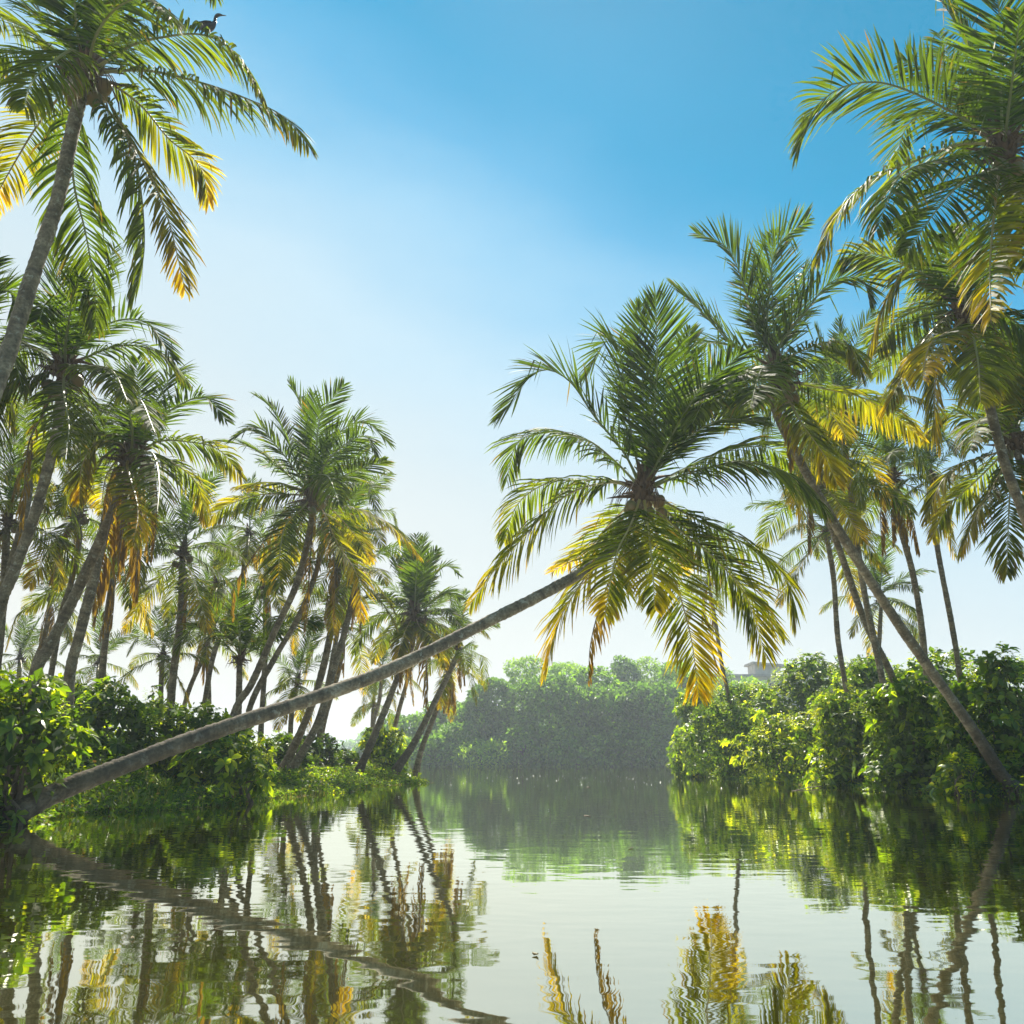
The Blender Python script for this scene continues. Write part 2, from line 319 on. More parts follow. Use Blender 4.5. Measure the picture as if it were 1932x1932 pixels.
# library of growing, arching and hanging fronds for the palms farther off (shared by copies)
LIB = {}
def lib_curve(el0, L, stiff, rng, n=14):
    e = math.radians(el0); P = [np.zeros(3)]; az = rng.normal(0, .02)
    for k in range(n):
        P.append(P[-1] + L / n * np.array([math.cos(e) * math.cos(az * k), math.cos(e) * math.sin(az * k), math.sin(e)]))
        e -= stiff * (k / n + .25) * math.cos(max(-1.4, e)) * .34; e = max(e, -1.5)
    return np.array(P)
def build_lib():
    rng = np.random.default_rng(5)
    for ci, (el0, stiff, age, droop) in enumerate([(82, .12, .0, .06), (68, .24, .03, .12), (55, .32, .08, .25), (42, .38, .16, .4), (28, .40, .3, .6), (12, .40, .48, .7), (-4, .38, .66, .75), (-22, .32, .85, .65), (-42, .25, .95, .5)]):
        for k in range(3):
            b = MB(); L = 3.9; cv = lib_curve(el0 + rng.normal(0, 4), L, stiff, rng)
            if k == 2 and 3 <= ci <= 7:                    # a wind broken one, its end folded down
                p0 = cv[8]; cv[9:] = p0 + (cv[9:] - p0) * [.35, 1, 1] + np.arange(1, len(cv) - 8)[:, None] * [0, 0, -.17]
            add_frond(b, cv, L, .95 * age * rng.uniform(.45, 1.15), droop, rng.normal(0, .5), rng, nl=70, w=.045, lmax=1.05, radial=(1, 0, 0))
            LIB[('f', ci, k)] = b.mesh('frond', FM)
    for k in range(4):
        b = MB(); L = 3.0; add_frond(b, lib_curve(-50 - 8 * k, L, 1.6, rng), L, .5, 2.6, rng.normal(0, 1), rng, nl=46, w=.05, lmax=.8, dead=True, radial=(1, 0, 0))
        LIB[('d', k)] = b.mesh('dead_frond', FM)
    for k in range(4):
        LIB[('h', k)] = heart_mesh(rng)
    for k in range(2):
        b = MB(); nr = 7; th = np.linspace(.05, math.pi - .05, nr); ell = 1.25
        P = np.stack([0 * th, 0 * th, .13 * ell * np.cos(th)], 1)
        sd = 9; ang = np.arange(sd) * 2 * math.pi / sd; R = .125 * np.sin(th)[:, None] * (1 + .07 * np.cos(3 * ang)[None])
        tube(b, P, R, sd); LIB[('c', k)] = b.mesh('coconut', [M['coconut']], True)
def heart_mesh(rng):
    """brown stubs of old leaf stalks, fibre and flower branches round the growing point"""
    b = MB()
    P = np.array([[0, 0, -.25], [0, 0, 0], [0, 0, .3], [0, 0, .7], [0, 0, 1.1]]); tube(b, P, np.array([.13, .2, .2, .11, .03]), 8)
    for k in range(34):
        a = k * 2.4 + rng.normal(0, .3); z = -.2 + .5 * (k / 34); e = rng.uniform(-.3, 1.1); L = rng.uniform(.25, .6)
        d = np.array([math.cos(a) * math.cos(e), math.sin(a) * math.cos(e), math.sin(e)]); p0 = np.array([0, 0, z]) + .1 * d
        Q = np.array([p0, p0 + d * L * .5, p0 + d * L + [0, 0, -.06 * L]]); tube(b, Q, np.array([.05, .035, .006]), 4)
    for k in range(34):                                   # hanging flower strands and fibre
        a = rng.uniform(0, 6.28); L = rng.uniform(.4, .9); d = np.array([math.cos(a), math.sin(a), .1]); p0 = d * .12
        Q = np.array([p0, p0 + d * .3 * L + [0, 0, .02], p0 + d * .5 * L + [0, 0, -.35 * L], p0 + d * .55 * L + [0, 0, -.8 * L]]); tube(b, Q, np.array([.014, .011, .009, .004]), 3)
    return b.mesh('crown_heart', [M['fibre']])
build_lib()

# ------------------------------------------------------------------ palms
def trunk_mesh(P, r_top, r_base, rng, wet_shaded=True, sides=12, step=.055):
    P, L = resample(P, 80); n = max(30, int(L / step)); n = min(n, 260); P, L = resample(P, n)
    r_top *= .70; r_base *= .64
    seed0 = rng.uniform(0, 6); s = np.linspace(0, L, n); u = s / L                    # from base to top
    R = r_base + (r_top - r_base) * u ** .8 + r_base * .75 * np.exp(-s / .35) + r_base * .2 * np.exp(-s / 1.2)
    R = R * (1 - .15 * np.clip((u - .93) / .07, 0, 1))
    ring = ((s + .03 * np.sin(s * 3.7)) % .13) / .13; R = R * (1 + .06 * (ring < .4)) * (1 + .03 * np.sin(s * 2.1 + seed0) + .02 * np.sin(s * 5.3))
    R = R[:, None] * (1 + .03 * rng.normal(0, 1, (n, sides)).clip(-1.5, 1.5))
    # a slight waver of the axis
    T = tangents(P); A = norm(np.cross(T, [0, 0, 1.0]) + 1e-6); P = P + A * (.035 * np.sin(s * .9 + rng.uniform(0, 6)) * np.sin(np.pi * u))[:, None]
    c = np.zeros((n, 4)); c[:, 0] = (ring > .8) * rng.uniform(.3, 1, n); c[:, 1] = .5; c[:, 2] = np.maximum(np.clip(1 - (P[:, 2] - .05) / .35, 0, 1) * .9, np.clip(1 - P[:, 2] / 2.2, 0, .6)) if wet_shaded else 0  # damp foot below, painted shade fading out up the trunk
    b = MB(); tube(b, P, R, sides, 0, c); return b.mesh('trunk', [M['trunk']], True)

PALM_GROUP = 'coconut palms leaning around the lagoon'
def palm(name_label, crown, cz, path, bz, bu, r=(.12, .16), fr=None, proc=None, nuts=0, dead=0, seed=0, scale=1.0, L0=4.0, wet_shaded=False, hw=.043, nl=88, lm=1.3, azoff=0, young=False, extra=3):
    """crown (u,v) at depth cz; path = visible points of the trunk from crown downwards; foot at (bu, ground) depth bz"""
    rng = np.random.default_rng(seed + 11)
    c3 = pt(crown[0], crown[1], cz); g3 = gpt(bu, bz, .05)
    pts = [c3]; uv = [crown] + list(path); tot = sum(math.dist(a, b) for a, b in zip(uv, uv[1:])); full = tot + abs(CX * 1.487 - uv[-1][1] if uv[-1][1] < 1436 else 40)
    acc = 0
    for a, b in zip(uv, uv[1:]):
        acc += math.dist(a, b); f = acc / full; pts.append(pt(b[0], b[1], cz + (bz - cz) * f))
    pts.append(g3); root = empty('coconut_palm', g3, name_label, 'palm tree', PALM_GROUP)
    P = np.array(pts[::-1]); P[-1] -= [0, 0, .15]
    link('trunk', trunk_mesh(P - g3, r[0], r[1], rng, wet_shaded), root)
    off = c3 - g3
    if wet_shaded or seed in (20, 21):                            # matted roots showing at the washed out foot
        b = MB(); ax0 = norm(P[1] - P[0])
        for k in range(46):
            a = rng.uniform(0, 6.28); rr = r[1] * rng.uniform(.7, 1.3); z0 = rng.uniform(.05, .4); d0 = np.array([math.cos(a), math.sin(a), 0]); q0 = ax0 * z0 + d0 * rr * .8
            tube(b, np.array([q0, q0 + d0 * .1 + [0, 0, -z0 * .6], q0 + d0 * rng.uniform(.12, .4) + [0, 0, -z0 - .35]]), np.array([.018, .014, .007]), 4)
        link('roots', b.mesh('roots', [M['stem']]), root)
    h = link('crown_heart', LIB[('h', seed % 4)], root, off); k = (1.0 if fr else .85) * scale; h.scale = (k, k, k); h.rotation_euler = (rng.normal(0, .12), rng.normal(0, .12), rng.uniform(0, 6))
    if fr:
        for spec in fr.strip().split('\n'):
            a = spec.split(); sg, age, dr = float(a[0]), float(a[1]), float(a[2]); dd = a[3] == 'd'
            uvp = [tuple(map(float, x.split(','))) for x in a[4:]]
            k0 = cz / FPX; b0 = (crown[0] + (uvp[0][0] - crown[0]) * .12, crown[1] + (uvp[0][1] - crown[1]) * .12); chain = [b0] + uvp
            seg = [math.dist(x, y) * k0 for x, y in zip(chain, chain[1:])]; l2 = sum(seg)
            Lw = L0 * (.8 if dd else 1); dz = sg * (math.sqrt(max(0, Lw * Lw - l2 * l2)) * .85 + .25)
            Q = [pt(*b0, cz) - g3]; s_ = 0
            for x, l in zip(uvp, seg):
                s_ += l; Q.append(pt(x[0], x[1], cz + dz * (s_ / l2) ** .9) - g3)
            b = MB(); Lr = max(l2, Lw * .8)
            tw = rng.normal(0, .45)
            add_frond(b, np.array(Q), Lr, age, dr if not dd else 2.4, tw, rng, nl=int(nl * (.6 if dd else 1)), w=hw, lmax=lm * (.6 if dd else (1 - .14 * min(1, age * 1.6))) * min(1, Lr / L0), dead=dd, radial=(Q[-1] - Q[0]))
            link('dead_frond' if dd else 'frond', b.mesh('frond', FM), root)
    if fr and extra:
        for k in range(extra):
            ci = int(rng.integers(0, 6)); o = link('frond', LIB[('f', ci, int(rng.integers(3)))], root, off + [0, 0, .2]); s_ = scale * rng.uniform(.8, 1.0) * L0 / 4; o.scale = (s_, s_, s_)
            o.rotation_euler = (0, 0, math.pi / 2 + rng.normal(0, .5))
    if proc:
        tot = proc
        for k in range(tot):
            q = k / (tot - 1); ci = int(min(8, q * 8.6)); ci = min(ci, 3) if young else ci
            o = link('frond', LIB[('f', ci, int(rng.integers(3)))], root, off + [0, 0, .35 * (1 - q)])
            s_ = scale * rng.uniform(.86, 1.06) * (.85 if ci == 0 else 1); o.scale = (s_, s_, s_); o.rotation_euler = (rng.normal(0, .06), rng.normal(0, .06), k * 2.39996 + azoff + rng.normal(0, .2))
    for k in range(dead):
        o = link('dead_frond', LIB[('d', k % 4)], root, off + [0, 0, -.1]); s_ = scale * rng.uniform(.8, 1.1); o.scale = (s_, s_, s_); o.rotation_euler = (0, 0, rng.uniform(0, 6.28))
    for k in range(nuts):
        a = k * 2.4 + rng.uniform(0, .5); rr = rng.uniform(.2, .34) * scale; o = link('coconut', LIB[('c', k % 2)], root, off + [rr * math.cos(a), rr * math.sin(a), -.22 * scale - .16 * (k % 3)])
        s_ = .95 * scale; o.scale = (s_, s_, s_); o.rotation_euler = (rng.normal(0, .3), rng.normal(0, .3), a)
    return root

# fronds below: sign (away +, towards -), yellowness, droop, l/d, then points of the midrib
palm('long bowed palm leaning low over the water from the left bank', (1213, 925), 17.5, [(1165, 1028), (1080, 1090), (900, 1183), (700, 1278), (390, 1385), (130, 1485), (40, 1528)], 11.2, -40, (.135, .190), seed=1, extra=0, nuts=6, wet_shaded=True, L0=4.1, fr='''
.8 .05 .15 l 1175,850 1125,790 1070,715 1010,703 941,790
1 .05 .15 l 1190,810 1176,710 1166,650 1141,647 1103,712
.6 0 .05 l 1213,820 1212,710 1206,618 1212,572
-.3 0 .05 l 1222,840 1233,780 1240,690 1237,552
1 .02 .1 l 1240,820 1275,724 1303,618
-1 0 .1 l 1252,850 1306,756 1350,710 1400,664
-.5 .05 .2 l 1270,850 1352,794 1440,795
-1 .1 .7 l 1300,893 1400,872 1490,895 1560,965
1 .2 .6 l 1290,885 1370,850 1450,845 1500,880
1 .1 .7 l 1160,870 1106,829 1036,815 976,836 955,910
-.4 .62 .65 l 1150,910 1071,933 1001,998 930,1080 886,1143
.9 .4 .7 l 1150,905 1106,906 1036,910 976,952 950,1025
.7 .85 .4 l 1160,1000 1110,1080 1055,1170 1026,1275
-1 .6 .5 l 1190,990 1165,1040 1150,1110 1141,1165
-.5 .3 .9 d 1185,1010 1140,1120 1115,1210 1110,1290
-.5 .75 .35 l 1240,1010 1275,1100 1303,1200 1319,1316
.4 .5 .4 l 1292,995 1352,1047 1418,1128 1478,1203
-.8 .5 .35 l 1270,990 1345,1050 1408,1127 1447,1245
.6 .45 .6 l 1317,981 1387,1016 1458,1061 1491,1111 1497,1180
1 .85 .3 l 1150,990 1106,1040 1040,1080
-1 .55 .5 l 1225,1010 1232,1080 1235,1150
1 .7 .4 l 1250,980 1262,1020 1290,1080
.9 .05 .2 l 1260,850 1300,800 1370,760 1440,740''')
palm('tall dark palm cut by the upper left corner, a cormorant on its frond', (165, 140), 14.5, [(140, 230), (112, 370), (70, 500), (20, 650), (-30, 780)], 9.6, -330, (.14, .20), seed=2, extra=0, lm=1.15, nuts=8, L0=4.2, fr='''
-.3 .35 .8 l 245,87 302,71 370,64 420,81 464,124 500,190
-.3 .35 .9 l 218,134 286,134 386,158 470,188 538,222 585,280
.3 .7 .55 l 215,161 269,202 319,262 376,312 395,385
-.3 .85 .4 l 202,188 249,269 286,336 319,420 350,550
-.6 .2 1.3 l 188,188 235,252 262,336 272,470 250,570
.4 .15 1.2 l 134,240 140,350 161,437 178,538 181,620
.8 .8 .45 l 114,181 67,242 34,296 0,356 -25,410
.5 .25 .9 l 110,115 50,100 -20,105 -80,150
-1 .3 .9 l 140,95 95,120 60,155 45,205
.6 .15 .5 l 120,80 80,30 50,-30 0,-70
-.3 .1 .4 l 145,60 140,-20 130,-130
.8 .15 .8 l 185,60 240,-40 310,-80 380,-60 410,0
-.8 .2 .7 l 180,70 220,15 280,-5 330,40
.4 0 .2 l 180,60 200,-40 215,-150
1 .4 .6 l 120,110 60,60 -20,30 -60,60
1 .3 .5 l 190,110 220,80 270,60''')
palm('tall dark palm cut by the upper right corner of the view', (1893, 285), 14.5, [(1903, 350), (1925, 420), (1960, 520)], 12.6, 2230, (.14, .2), seed=3, nuts=6, L0=4.3, fr='''
.3 .15 .3 l 1846,242 1795,211 1718,173 1653,155 1589,165 1537,206 1501,289
-.2 .5 .6 l 1867,273 1808,273 1730,302 1640,340 1576,412 1545,490
-1 .1 .9 l 1860,284 1743,309 1692,340 1653,438
-.7 .15 .6 l 1872,320 1821,340 1769,394 1705,485
-1 .75 .35 l 1882,345 1875,412 1868,500 1870,610
.6 .02 .05 l 1857,180 1831,103 1795,31 1750,-40
-.3 .0 .05 l 1888,180 1888,103 1883,0 1870,-90
.3 .02 .1 l 1911,180 1935,90 1990,-40
.2 .1 .6 l 1930,230 2000,180 2080,220 2120,320
.3 .5 .6 l 1930,320 2000,370 2050,480
1 .15 .3 l 1800,220 1740,215 1705,250 1689,317
-.5 .5 .6 l 1910,340 1950,420 1960,540
1 .05 .3 l 1870,200 1800,120 1770,60
-.9 0 .2 l 1905,190 1915,110 1925,20''')
palm('palm with a curved trunk rising from the right foot of the bank', (1467, 712), 18.8, [(1455, 745), (1488, 830), (1560, 965), (1640, 1090), (1760, 1270), (1850, 1400), (1900, 1475)], 20.6, 1935, (.125, .2), seed=4, extra=5, nuts=7, L0=4.1, wet_shaded=True, fr='''
.5 .03 .1 l 1432,644 1408,553 1372,468 1313,440
.3 0 .05 l 1447,637 1452,553 1467,465 1527,412
-.3 .03 .12 l 1471,651 1520,588 1569,532 1625,527 1642,575
.5 .06 .2 l 1429,676 1376,644 1323,588 1271,539
-.7 .4 .8 l 1471,683 1552,648 1605,655 1626,711
.3 .65 .75 l 1499,722 1569,736 1626,750 1692,785 1738,827
-.6 .65 .5 l 1480,740 1513,799 1555,859 1580,915
-1 .1 .5 l 1443,712 1394,705 1341,735 1306,800
-1 .1 .6 l 1455,690 1435,700 1415,770
1 .6 .6 l 1510,735 1560,770 1600,830
.8 .3 .6 l 1440,730 1400,745 1380,800
1 .02 .1 l 1480,640 1500,560 1520,500
-.4 .5 .8 d 1475,750 1490,820 1492,890''')
palm('palm behind the curved one, trunk bending down into the shrubs', (1545, 905), 28, [(1565, 985), (1600, 1080), (1640, 1190), (1690, 1300)], 31, 1735, (.145, .19), seed=5, proc=17, dead=1, nuts=4, scale=.85)
palm('palm whose slim trunk climbs along the right edge', (1822, 598), 17.5, [(1826, 640), (1850, 705), (1882, 830), (1932, 970)], 15.5, 2170, (.115, .16), seed=6, nuts=2, L0=3.8, fr='''
.3 .4 .6 l 1787,542 1692,493 1622,475 1587,497
.8 .3 .7 l 1784,574 1710,595 1675,623 1655,665
-.3 .65 .6 l 1798,588 1745,641 1703,711 1671,774
-.4 .85 .45 l 1808,606 1773,676 1763,764 1773,845
-1 .4 .8 l 1830,610 1845,680 1850,760
.5 .75 .7 l 1780,530 1720,500 1670,570 1630,690
.6 .05 .1 l 1835,560 1870,500 1910,450
-.3 .15 .7 l 1850,585 1920,610 1970,700
.8 .4 .6 l 1850,600 1900,650 1930,740
-.6 .05 .1 l 1820,550 1800,500 1785,440
.6 .5 .6 l 1835,620 1880,700 1890,790
.9 .1 .2 l 1815,540 1830,470 1850,420
-1 .8 .6 l 1800,620 1755,650 1740,720''')
palm('palm crown at the right edge below the slim trunk, trunk out of view', (1912, 830), 20, [(1935, 900), (1990, 1050)], 19, 2080, (.12, .16), seed=7, nuts=5, dead=1, L0=3.9, fr='''
.3 .5 .6 l 1872,813 1816,781 1780,788 1745,830
-.3 .7 .5 l 1886,852 1833,869 1780,904 1745,982
.5 .65 .5 l 1883,865 1833,915 1787,957 1759,1017
-.3 .7 .6 l 1886,895 1845,965 1830,1000 1812,1047
-.6 .4 .4 l 1908,900 1903,975 1900,1085
.5 .03 .1 l 1896,764 1886,693 1872,651
-.5 .02 .1 l 1915,760 1925,700 1945,640
.5 .2 .4 l 1940,760 1980,700 2030,720
-.3 .4 .6 l 1950,830 2000,900 2030,1000
1 .1 .2 l 1875,780 1840,720 1790,700
-1 .3 .6 l 1880,810 1850,790 1830,850''')
palm('palm beside the brown hanging dead fronds, trunk tilting left above the right shrubs', (1684, 905), 31, [(1695, 980), (1720, 1080), (1742, 1200), (1752, 1310)], 32, 1758, (.14, .18), seed=8, proc=15, dead=5, nuts=5, scale=.85)
palm('straight slim palm between the low drooping hero fronds and the curved trunk', (1560, 1010), 35, [(1572, 1090), (1582, 1200), (1600, 1335)], 36, 1606, (.14, .17), seed=9, proc=16, dead=0, scale=.88, azoff=1)
palm('thin distant palm seen between the two right trunks', (1662, 1133), 44, [(1660, 1200), (1655, 1290)], 45, 1652, (.14, .18), seed=10, proc=14, scale=.85)
palm('far palm with its crown hidden by the leaning palm, bare trunk above the point', (1338, 1100), 46, [(1347, 1160), (1360, 1245), (1380, 1338)], 48, 1385, (.14, .17), seed=11, proc=13, dead=2, scale=.75)
palm('palm behind the right crowns, only its green top showing', (1585, 790), 27, [(1600, 900), (1630, 1100)], 27, 1700, (.12, .16), seed=12, proc=18, scale=.9)
palm('palm crown filling the gap right of the yellow fronds', (1760, 905), 30, [(1765, 1000), (1790, 1150)], 30, 1840, (.12, .15), seed=13, proc=14, scale=.55, nuts=3)
# left bank
palm('tall palm just below the dark corner palm, trunk curving down left', (122, 695), 17, [(116, 760), (103, 840), (70, 960), (22, 1085), (-10, 1170)], 15.6, -90, (.125, .165), seed=14, extra=0, lm=1.05, nl=74, hw=.038, nuts=5, L0=3.9, fr='''
.4 0 .08 l 120,643 115,573 112,510 107,453
-.8 .02 .3 l 108,640 100,590 88,568 72,612
-.2 .06 .15 l 150,653 200,613 250,602 287,618 328,680
.3 .2 .6 l 155,678 212,655 262,653 312,673 357,722
-.8 .2 .8 l 165,690 212,700 240,755
.5 .08 .3 l 110,685 87,648 57,623 20,645
.3 .2 .6 l 105,690 75,663 47,655 0,695
-.3 .35 .9 l 100,700 50,715 15,730 -25,790
.9 0 .1 l 135,650 155,590 180,530 218,465
-.2 .4 .9 d 100,735 80,785 55,835 45,930 38,1030
.6 .3 .9 l 140,720 165,770 172,830
.8 .35 .7 l 110,740 95,800 80,860
-.9 0 .15 l 125,640 135,580 150,520
-1 .3 .7 l 120,740 130,800 125,860''')
palm('palm half out of view at the left edge, arched fronds only', (-55, 650), 16.5, [(-60, 760), (-80, 950)], 15, -170, (.13, .17), seed=15, extra=0, lm=1.05, nl=74, L0=3.9, nuts=0, fr='''
.3 .03 .2 l -35,590 -5,555 22,552 42,605
.5 .02 .1 l -45,560 -25,510 0,485
-.3 .3 .7 l -20,650 20,665 45,740
.3 .4 .8 l -30,690 10,740 30,810
-.4 .3 .7 l -40,720 -10,780 -5,860
.2 .05 .2 l -60,560 -80,480 -90,400''')
palm('shaggy palm with a skirt of dead fronds, trunk darkest of the left pair', (248, 862), 18, [(222, 940), (150, 1110), (95, 1220), (65, 1283)], 17, 20, (.13, .18), seed=16, extra=0, lm=1.0, nl=74, hw=.038, dead=4, nuts=3, L0=3.9, fr='''
.4 0 .08 l 262,773 260,723 257,678
-.3 .04 .2 l 295,798 337,765 387,750 428,795
.2 .45 .75 l 300,833 350,833 412,848 457,902
-1 .1 .5 l 250,810 245,775 265,755 292,815
.2 .35 .7 l 225,823 187,820 137,823 100,848 62,900
-.3 .85 .55 l 225,835 182,835 155,880 150,945
.6 .04 .2 l 232,805 200,773 145,755
-.8 .2 .6 l 287,855 300,905 297,965
.3 .6 .6 l 312,867 362,900 382,942 386,985
.6 .1 .3 l 285,780 310,730 338,698 350,730
.8 .05 .2 l 245,770 220,710 198,688
-.4 .5 1 d 240,880 230,960 225,1062
.4 .5 1 d 265,880 275,970 280,1062
-.2 .5 1 d 290,900 295,980 287,1060
.2 .5 1 d 215,890 200,940 195,1010
-.9 .75 .5 l 240,880 260,960 250,1030
1 .6 .6 l 230,860 200,900 190,970''')
palm('palm with the thick pale twin trunk right beside the shaggy palm', (215, 905), 20.5, [(200, 975), (178, 1090), (155, 1190), (133, 1283)], 19.5, 118, (.145, .2), seed=17, proc=7, dead=3, scale=.5)
palm('big bright palm in the middle of the left grove, trunk lit along its side', (591, 935), 23.5, [(585, 1000), (562, 1100), (520, 1190), (473, 1290), (440, 1345)], 24, 400, (.12, .15), seed=18, extra=0, lm=1.1, L0=3.9, nuts=5, nl=72, hw=.042, fr='''
.4 .04 .12 l 562,881 539,823 516,774 481,745
-.4 .15 .35 l 553,881 521,841 487,806 435,829
.3 .15 .25 l 550,902 507,864 464,841 412,832
.3 0 .06 l 582,852 573,780 545,719
-.2 0 .06 l 597,838 608,780 649,725
.3 .06 .2 l 608,867 637,818 689,796 738,841
-.6 .06 .3 l 614,875 652,838 689,823 708,855
-.4 .15 .3 l 628,910 666,890 730,868
.5 .7 .7 l 556,919 507,910 441,919
-.1 .62 .75 l 550,933 493,933 435,951 384,985
-.1 .85 .7 l 626,948 680,962 738,991 795,1052
-.9 .35 .35 l 568,962 539,991 527,1055 527,1115
-.9 .9 .3 l 614,974 637,1026 675,1089 681,1168
-.2 .5 1 d 562,956 507,1011 464,1069 441,1112 438,1175
.3 .5 1 d 591,982 585,1055 576,1199
-.3 .5 1 d 620,985 631,1069 631,1170
-1 .2 .8 l 600,900 620,900 640,950
.8 .06 .3 l 600,870 580,850 560,830
.6 .7 .6 l 575,970 545,1040 520,1100
.9 .8 .6 l 625,960 670,1010 700,1060
1 0 .1 l 600,850 595,790 590,740''')
palm('second trunk right beside the bright grove palm, almost parallel', (618, 985), 26.5, [(600, 1070), (565, 1160), (515, 1245), (470, 1340)], 26, 450, (.11, .14), seed=19, proc=13, dead=1, scale=.72)
palm('left of two palms curving up from one muddy foot behind the long trunk', (640, 1060), 29, [(628, 1170), (600, 1290), (572, 1370), (540, 1440)], 28.5, 517, (.14, .2), seed=20, proc=10, dead=3, scale=.66, nuts=4)
palm('right of two palms curving up from one muddy foot behind the long trunk', (672, 1090), 29, [(652, 1190), (622, 1290), (600, 1360), (570, 1420)], 28, 533, (.13, .2), seed=21, proc=9, dead=2, scale=.6)
palm('palm with a swept base at the water, crown beyond the long trunk', (782, 1160), 31, [(775, 1225), (751, 1275), (724, 1346), (698, 1408)], 30, 668, (.12, .2), seed=22, L0=3.6, nuts=5, dead=2, wet_shaded=True, nl=66, hw=.05, lm=1.0, fr='''
.4 0 .08 l 779,1098 773,1040 757,1025
-.2 0 .08 l 796,1107 805,1070 825,1037
.3 .04 .15 l 802,1112 839,1069 868,1086
.4 .04 .15 l 761,1098 738,1046 712,1040
-.7 .1 .4 l 750,1140 720,1122 688,1127
-.1 .3 .6 l 761,1160 724,1158 686,1190 668,1232
.5 .06 .3 l 796,1148 839,1118 872,1130
-.6 .15 .5 l 799,1160 839,1150 868,1178
.3 .5 .6 l 799,1170 839,1185 870,1215
-.5 .7 .6 l 793,1185 812,1200 824,1235
-.5 .7 .6 l 767,1185 757,1210 750,1240
.5 .6 .6 l 750,1180 720,1210 705,1250
-.8 .02 .1 l 785,1090 790,1050 800,1010
.2 .5 1 d 780,1200 775,1260 780,1330
-.4 .5 1 d 776,1200 768,1260 765,1315
.6 .7 .5 l 800,1190 830,1220 840,1260''')
palm('palm with a waterside base, nearest the open channel', (864, 1225), 33, [(851, 1262), (820, 1325), (782, 1400)], 31.5, 732, (.13, .21), seed=23, proc=12, dead=3, scale=.5, wet_shaded=True)
palm('palm whose dry brown fronds hang over the channel', (848, 1262), 36, [(835, 1310), (812, 1370), (793, 1420)], 35, 782, (.12, .17), seed=24, proc=8, dead=6, scale=.55)
palm('slim palm trunk behind the swept base palm', (800, 1175), 38, [(768, 1282), (747, 1361)], 40, 730, (.12, .16), seed=25, proc=13, dead=1, scale=.75)
palm('small far palm with a cluster of coconuts under a thin crown', (721, 1270), 48, [(716, 1320), (703, 1370)], 49, 698, (.14, .18), seed=26, proc=11, scale=.62, nuts=6)
palm('palm with a dark shaggy stem between the grove and the shaggy palm', (345, 1045), 27, [(343, 1110), (338, 1180), (330, 1250)], 27, 312, (.15, .19), seed=27, proc=16, dead=1, nuts=5, scale=.72, azoff=.7)
palm('palm crown behind the pale twin trunk, slim leaning stem', (147, 972), 26, [(150, 1020), (133, 1100), (108, 1190)], 26, 70, (.11, .14), seed=28, proc=16, dead=2, nuts=4, scale=.74)
palm('low palm with ragged fronds hanging beside the pale trunk', (213, 1077), 30, [(209, 1130), (198, 1230)], 30, 185, (.14, .18), seed=29, proc=14, dead=4, scale=.72)
palm('young bright green palm standing inside the grove', (453, 1245), 27, [(450, 1300)], 27, 444, (.13, .17), seed=30, proc=14, scale=.72, young=True)
palm('palm crown at the far left edge above the shrubs', (15, 985), 24, [(10, 1060), (0, 1180)], 24, -30, (.13, .17), seed=31, proc=16, nuts=5, dead=2, scale=.72)
palm('small palm with wide open fronds low between grey trunks', (307, 1240), 34, [(305, 1290)], 34, 300, (.13, .16), seed=32, proc=14, scale=.6, nuts=3)
palm('small far palm low beside the thick pale trunks', (187, 1252), 42, [(185, 1290)], 42, 182, (.15, .18), seed=33, proc=12, scale=.65)
palm('small pale palm just above the far left shrubs', (38, 1245), 45, [(36, 1290)], 45, 34, (.15, .18), seed=34, proc=13, scale=.7)
palm('orange tinged palm deep in the grove behind the lit trunk', (388, 1190), 38, [(392, 1260)], 38, 395, (.13, .17), seed=35, proc=12, dead=4, scale=.7)
palm('palm with dark stem and coconuts under the yellow grove frond', (502, 1110), 34, [(500, 1170), (498, 1260)], 34, 490, (.13, .17), seed=36, proc=13, dead=2, nuts=7, scale=.68)
palm('palm deep in the grove in front of the gap by the channel', (650, 1187), 38, [(640, 1260), (612, 1360)], 39, 600, (.13, .17), seed=37, proc=14, dead=3, scale=.75)
palm('low palm in the grove under the long trunk', (560, 1290), 36, [(552, 1340)], 36, 545, (.13, .17), seed=38, proc=13, dead=1, scale=.6, azoff=.5)
palm('palm behind the bright grove palm, its crown to the left', (470, 1010), 33, [(450, 1120), (400, 1250)], 34, 360, (.12, .16), seed=39, proc=12, dead=1, scale=.6)
palm('palm behind the bright grove palm, its crown to the right', (670, 975), 33, [(660, 1080), (630, 1220)], 34, 590, (.12, .16), seed=40, proc=13, dead=0, scale=.7)
palm('tall palm behind the shaggy palm near the left edge', (60, 860), 23, [(50, 960), (10, 1120)], 23, -60, (.12, .16), seed=41, proc=8, dead=1, scale=.5)
palm('slim palm leaning right across the gap left of the young green palm', (410, 1110), 36, [(390, 1220), (350, 1320)], 37, 330, (.12, .16), seed=42, proc=13, dead=1, scale=.7)
palm('pale palm at the far left behind the leaning stems', (95, 1130), 38, [(85, 1200), (60, 1280)], 38, 50, (.13, .17), seed=43, proc=14, dead=2, scale=.7)
palm('short palm behind the right of the two curved grove palms', (705, 1330), 50, [(702, 1370)], 50, 700, (.15, .18), seed=44, proc=11, scale=.55)

